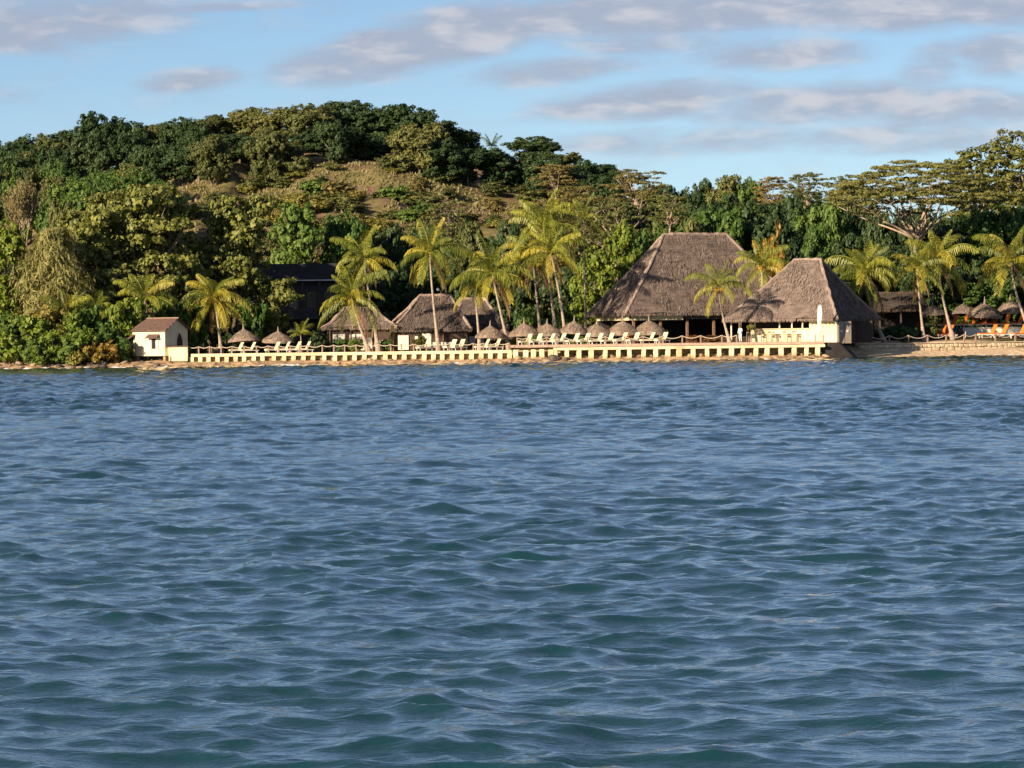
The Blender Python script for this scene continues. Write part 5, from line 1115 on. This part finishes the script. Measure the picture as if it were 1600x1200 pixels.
# dark table at the end of the terrace wall
tb = empty('dark_table', 'dark low table with white legs at the end of the terrace wall', 'table', tuple(at(1499, 526, 270)), .2); tb.location.z = H(tb.location.x, 270)
MB().box((0, 0, .72), (1.5, .8, .06), 0, .01).build('table_top', M['darkwood'], tb); MB().box((0, .1, .45), (1.3, .06, .4), 0).build('apron', M['darkwood'], tb)
for sx in (-.6, .6):
    for sy in (-.3, .3): MB().box((sx, sy, .35), (.07, .07, .7), 0).build('leg', M['white'], tb)
bs = empty('blue_chair', 'blue fabric deck chair with white pillows under the fifth parasol', 'chair', tuple(at(965, 538, 252)), .1); bs.location.z = 1.84
MB().box((0, 0, .42), (.95, .7, .12), 0, .03).build('seat', M['blue'], bs); MB().box((0, .34, .75), (.95, .14, .7), 0, .04).build('backrest', M['blue'], bs)
for s in (-.22, .22): MB().box((s, .26, 1.12), (.26, .14, .16), 0, .04).build('pillow', M['white'], bs)
for sx in (-.4, .4):
    for sy in (-.28, .28): MB().box((sx, sy, .18), (.07, .07, .36), 0).build('leg', M['midwood'], bs)
ob = empty('orange_bench', 'orange cushioned bench under the fifth and sixth parasols', 'bench', tuple(at(992, 538, 255)), .1); ob.location.z = 1.84
MB().box((0, 0, .42), (1.7, .7, .14), 0, .03).build('seat', M['orange'], ob); MB().box((0, .34, .80), (1.7, .14, .7), 0, .04).build('backrest', M['orange'], ob)
for sx in (-.7, .7): MB().box((sx, 0, .18), (.08, .6, .36), 0).build('leg', M['midwood'], ob)
# garden planting on the terrace
for k, px, ty, Y, w, lab in (('shrub_g', 532, 524, 257, 26, 'green hedge clump in front of the left bungalow, leftmost'), ('shrub_g2', 556, 527, 257, 28, 'green hedge clump in front of the left bungalow, middle'), ('shrub_g', 604, 526, 257, 24, 'green hedge clump between the two leaning palm trunks and the middle bungalow'),
                             ('shrub_y', 656, 518, 257, 26, 'yellow leaved plant before the middle bungalow'), ('shrub_g2', 806, 512, 257, 26, 'yellow green plant under the first parasol of the row'), ('shrub_g', 908, 516, 258, 26, 'green plant under the third and fourth parasols'),
                             ('shrub_r', 1085, 522, 254, 34, 'low reddish shrub before the big restaurant, left one'), ('shrub_r', 1112, 522, 254, 34, 'low reddish shrub before the big restaurant, right one'), ('shrub_o', 1052, 524, 254, 30, 'low olive shrub before the big restaurant'),
                             ('shrub_o', 1452, 488, 268, 34, 'ragged olive shrub between the two promenade palm trunks'), ('shrub_d', 1415, 500, 264, 40, 'dark shrub behind the bowed palm'), ('shrub_dry', 612, 498, 261, 10, 'dry climbing plant on the post between the two bungalows'),
                             ('shrub_g', 880, 470, 266, 50, 'dark green bush behind the third parasol'), ('shrub_g', 830, 470, 266, 44, 'dark green bush behind the first parasol'), ('shrub_d', 500, 505, 266, 40, 'dark bush left of the left bungalow'), ('shrub_d', 395, 505, 272, 50, 'dark bush behind the left parasol pair'), ('shrub_d', 350, 500, 266, 50, 'dark bush behind the short yellow palm')):
    plant(k, 'garden_shrub', lab, 'shrub', px, ty, Y, w)
for i, (px, ty, w) in enumerate(((1376, 505, 34), (1402, 498, 40), (1428, 500, 36), (1448, 506, 34), (1345, 508, 26))):
    plant('shrub_d', 'hedge_shrub', 'dark hedge shrub in the shade behind the rope fence, %s of five' % OR[i], 'shrub', px, ty, 268.5+i*.3, w*1.3, 'dark hedge on the promenade')
lp = empty('globe_lamp', 'white twin globe lamp on a thin post behind the middle bungalow', 'lamp', tuple(at(690, 530, 268))); lp.location.z = 1.3
zl = at(690, 451, 268).z-1.3; MB().tube([(0, 0, 0), (0, 0, zl-.2)], .04, 6).build('post', M['midwood'], lp); MB().tube([(-.35, 0, zl-.25), (.3, 0, zl-.1)], .025, 5).build('arm', M['midwood'], lp)
for s, dz in ((-.33, -.08), (.3, .1)): q = MB(); q.lathe([(.001, -.17), (.12, -.12), (.17, 0), (.12, .12), (.001, .17)], 10, (s, 0, zl+dz)); q.build('globe', M['lamp'], lp, True)

# ------------------------------------------------------------------ the person at the bar
def person():
    J = {'pel': (0, 0, .95, .15, .11), 'wst': (0, -.01, 1.10, .14, .10), 'chs': (0, -.02, 1.32, .17, .115), 'nek': (0, -.02, 1.50, .055, .055), 'hd1': (0, -.03, 1.60, .085, .095), 'hd2': (0, -.03, 1.72, .075, .085),
         'sl': (-.19, 0, 1.42, .06, .06), 'el': (-.27, .02, 1.14, .045, .045), 'wl': (-.25, -.10, .92, .033, .033), 'fl': (-.24, -.13, .82, .035, .022),
         'sr': (.19, 0, 1.42, .06, .06), 'er': (.28, -.06, 1.16, .045, .045), 'wr': (.26, -.28, 1.06, .033, .033), 'fr': (.25, -.36, 1.05, .035, .022),
         'hl': (-.095, 0, .88, .10, .10), 'kl': (-.11, -.02, .50, .07, .07), 'al': (-.12, .02, .09, .05, .05), 'tl': (-.13, -.15, .03, .045, .03),
         'hr': (.095, 0, .88, .10, .10), 'kr': (.12, -.05, .50, .07, .07), 'ar': (.14, .0, .09, .05, .05), 'tr': (.15, -.17, .03, .045, .03)}
    E_ = [('pel', 'wst'), ('wst', 'chs'), ('chs', 'nek'), ('nek', 'hd1'), ('hd1', 'hd2'), ('chs', 'sl'), ('sl', 'el'), ('el', 'wl'), ('wl', 'fl'), ('chs', 'sr'), ('sr', 'er'), ('er', 'wr'), ('wr', 'fr'), ('pel', 'hl'), ('hl', 'kl'), ('kl', 'al'), ('al', 'tl'), ('pel', 'hr'), ('hr', 'kr'), ('kr', 'ar'), ('ar', 'tr')]
    nm = list(J); me = bpy.data.meshes.new('body'); me.from_pydata([J[k][:3] for k in nm], [(nm.index(a), nm.index(b)) for a, b in E_], [])
    o = bpy.data.objects.new('body', me); COL.objects.link(o); sk_ = o.modifiers.new('s', 'SKIN'); sv = me.skin_vertices[0].data if me.skin_vertices else None
    if sv is None:
        bpy.context.view_layer.objects.active = o; me.attributes; bm = bmesh.new(); bm.from_mesh(me); bm.verts.layers.skin.verify(); bm.to_mesh(me); bm.free(); sv = me.skin_vertices[0].data
    for i, k in enumerate(nm): sv[i].radius = J[k][3:5]; sv[i].use_root = (k == 'pel')
    ss = o.modifiers.new('d', 'SUBSURF'); ss.levels = 2; ss.render_levels = 2
    dg = bpy.context.evaluated_depsgraph_get(); m2 = bpy.data.meshes.new_from_object(o.evaluated_get(dg)); bpy.data.objects.remove(o)
    m2.materials.clear()
    for k in ('white2', 'skin'): m2.materials.append(M[k])
    for p in m2.polygons:
        c = p.center; p.use_smooth = True
        p.material_index = 1 if (c.z > 1.49 or c.z < .07 or (abs(c.x) > .2 and c.z < .93 and c.z > .7) or (c.x > .2 and c.y < -.25)) else 0
    return m2
ps = empty('person', 'person in white clothes standing at the left end of the bar counter', 'person', tuple(at(1157, 536, 246.6)), R(-40)); ps.location.z = 1.85
pb = link('body', person(), ps)
hr = MB(); hr.lathe([(.001, .14), (.06, .125), (.095, .07), (.10, .0), (.085, -.04)], 12, (0, -.015, 1.70)); hr.build('hair', M['hair'], ps, True)
fa = MB(); fa.add([(-.018, -.125, 1.62), (.018, -.125, 1.62), (0, -.15, 1.625), (0, -.12, 1.67)], [(0, 1, 2), (1, 3, 2), (3, 0, 2)]); fa.build('nose', M['skin'], ps)
for s in (-.035, .035):
    q = MB(); q.lathe([(.001, -.012), (.012, 0), (.001, .012)], 6, (s, -.118, 1.675)); q.build('eye', M['white'], ps)
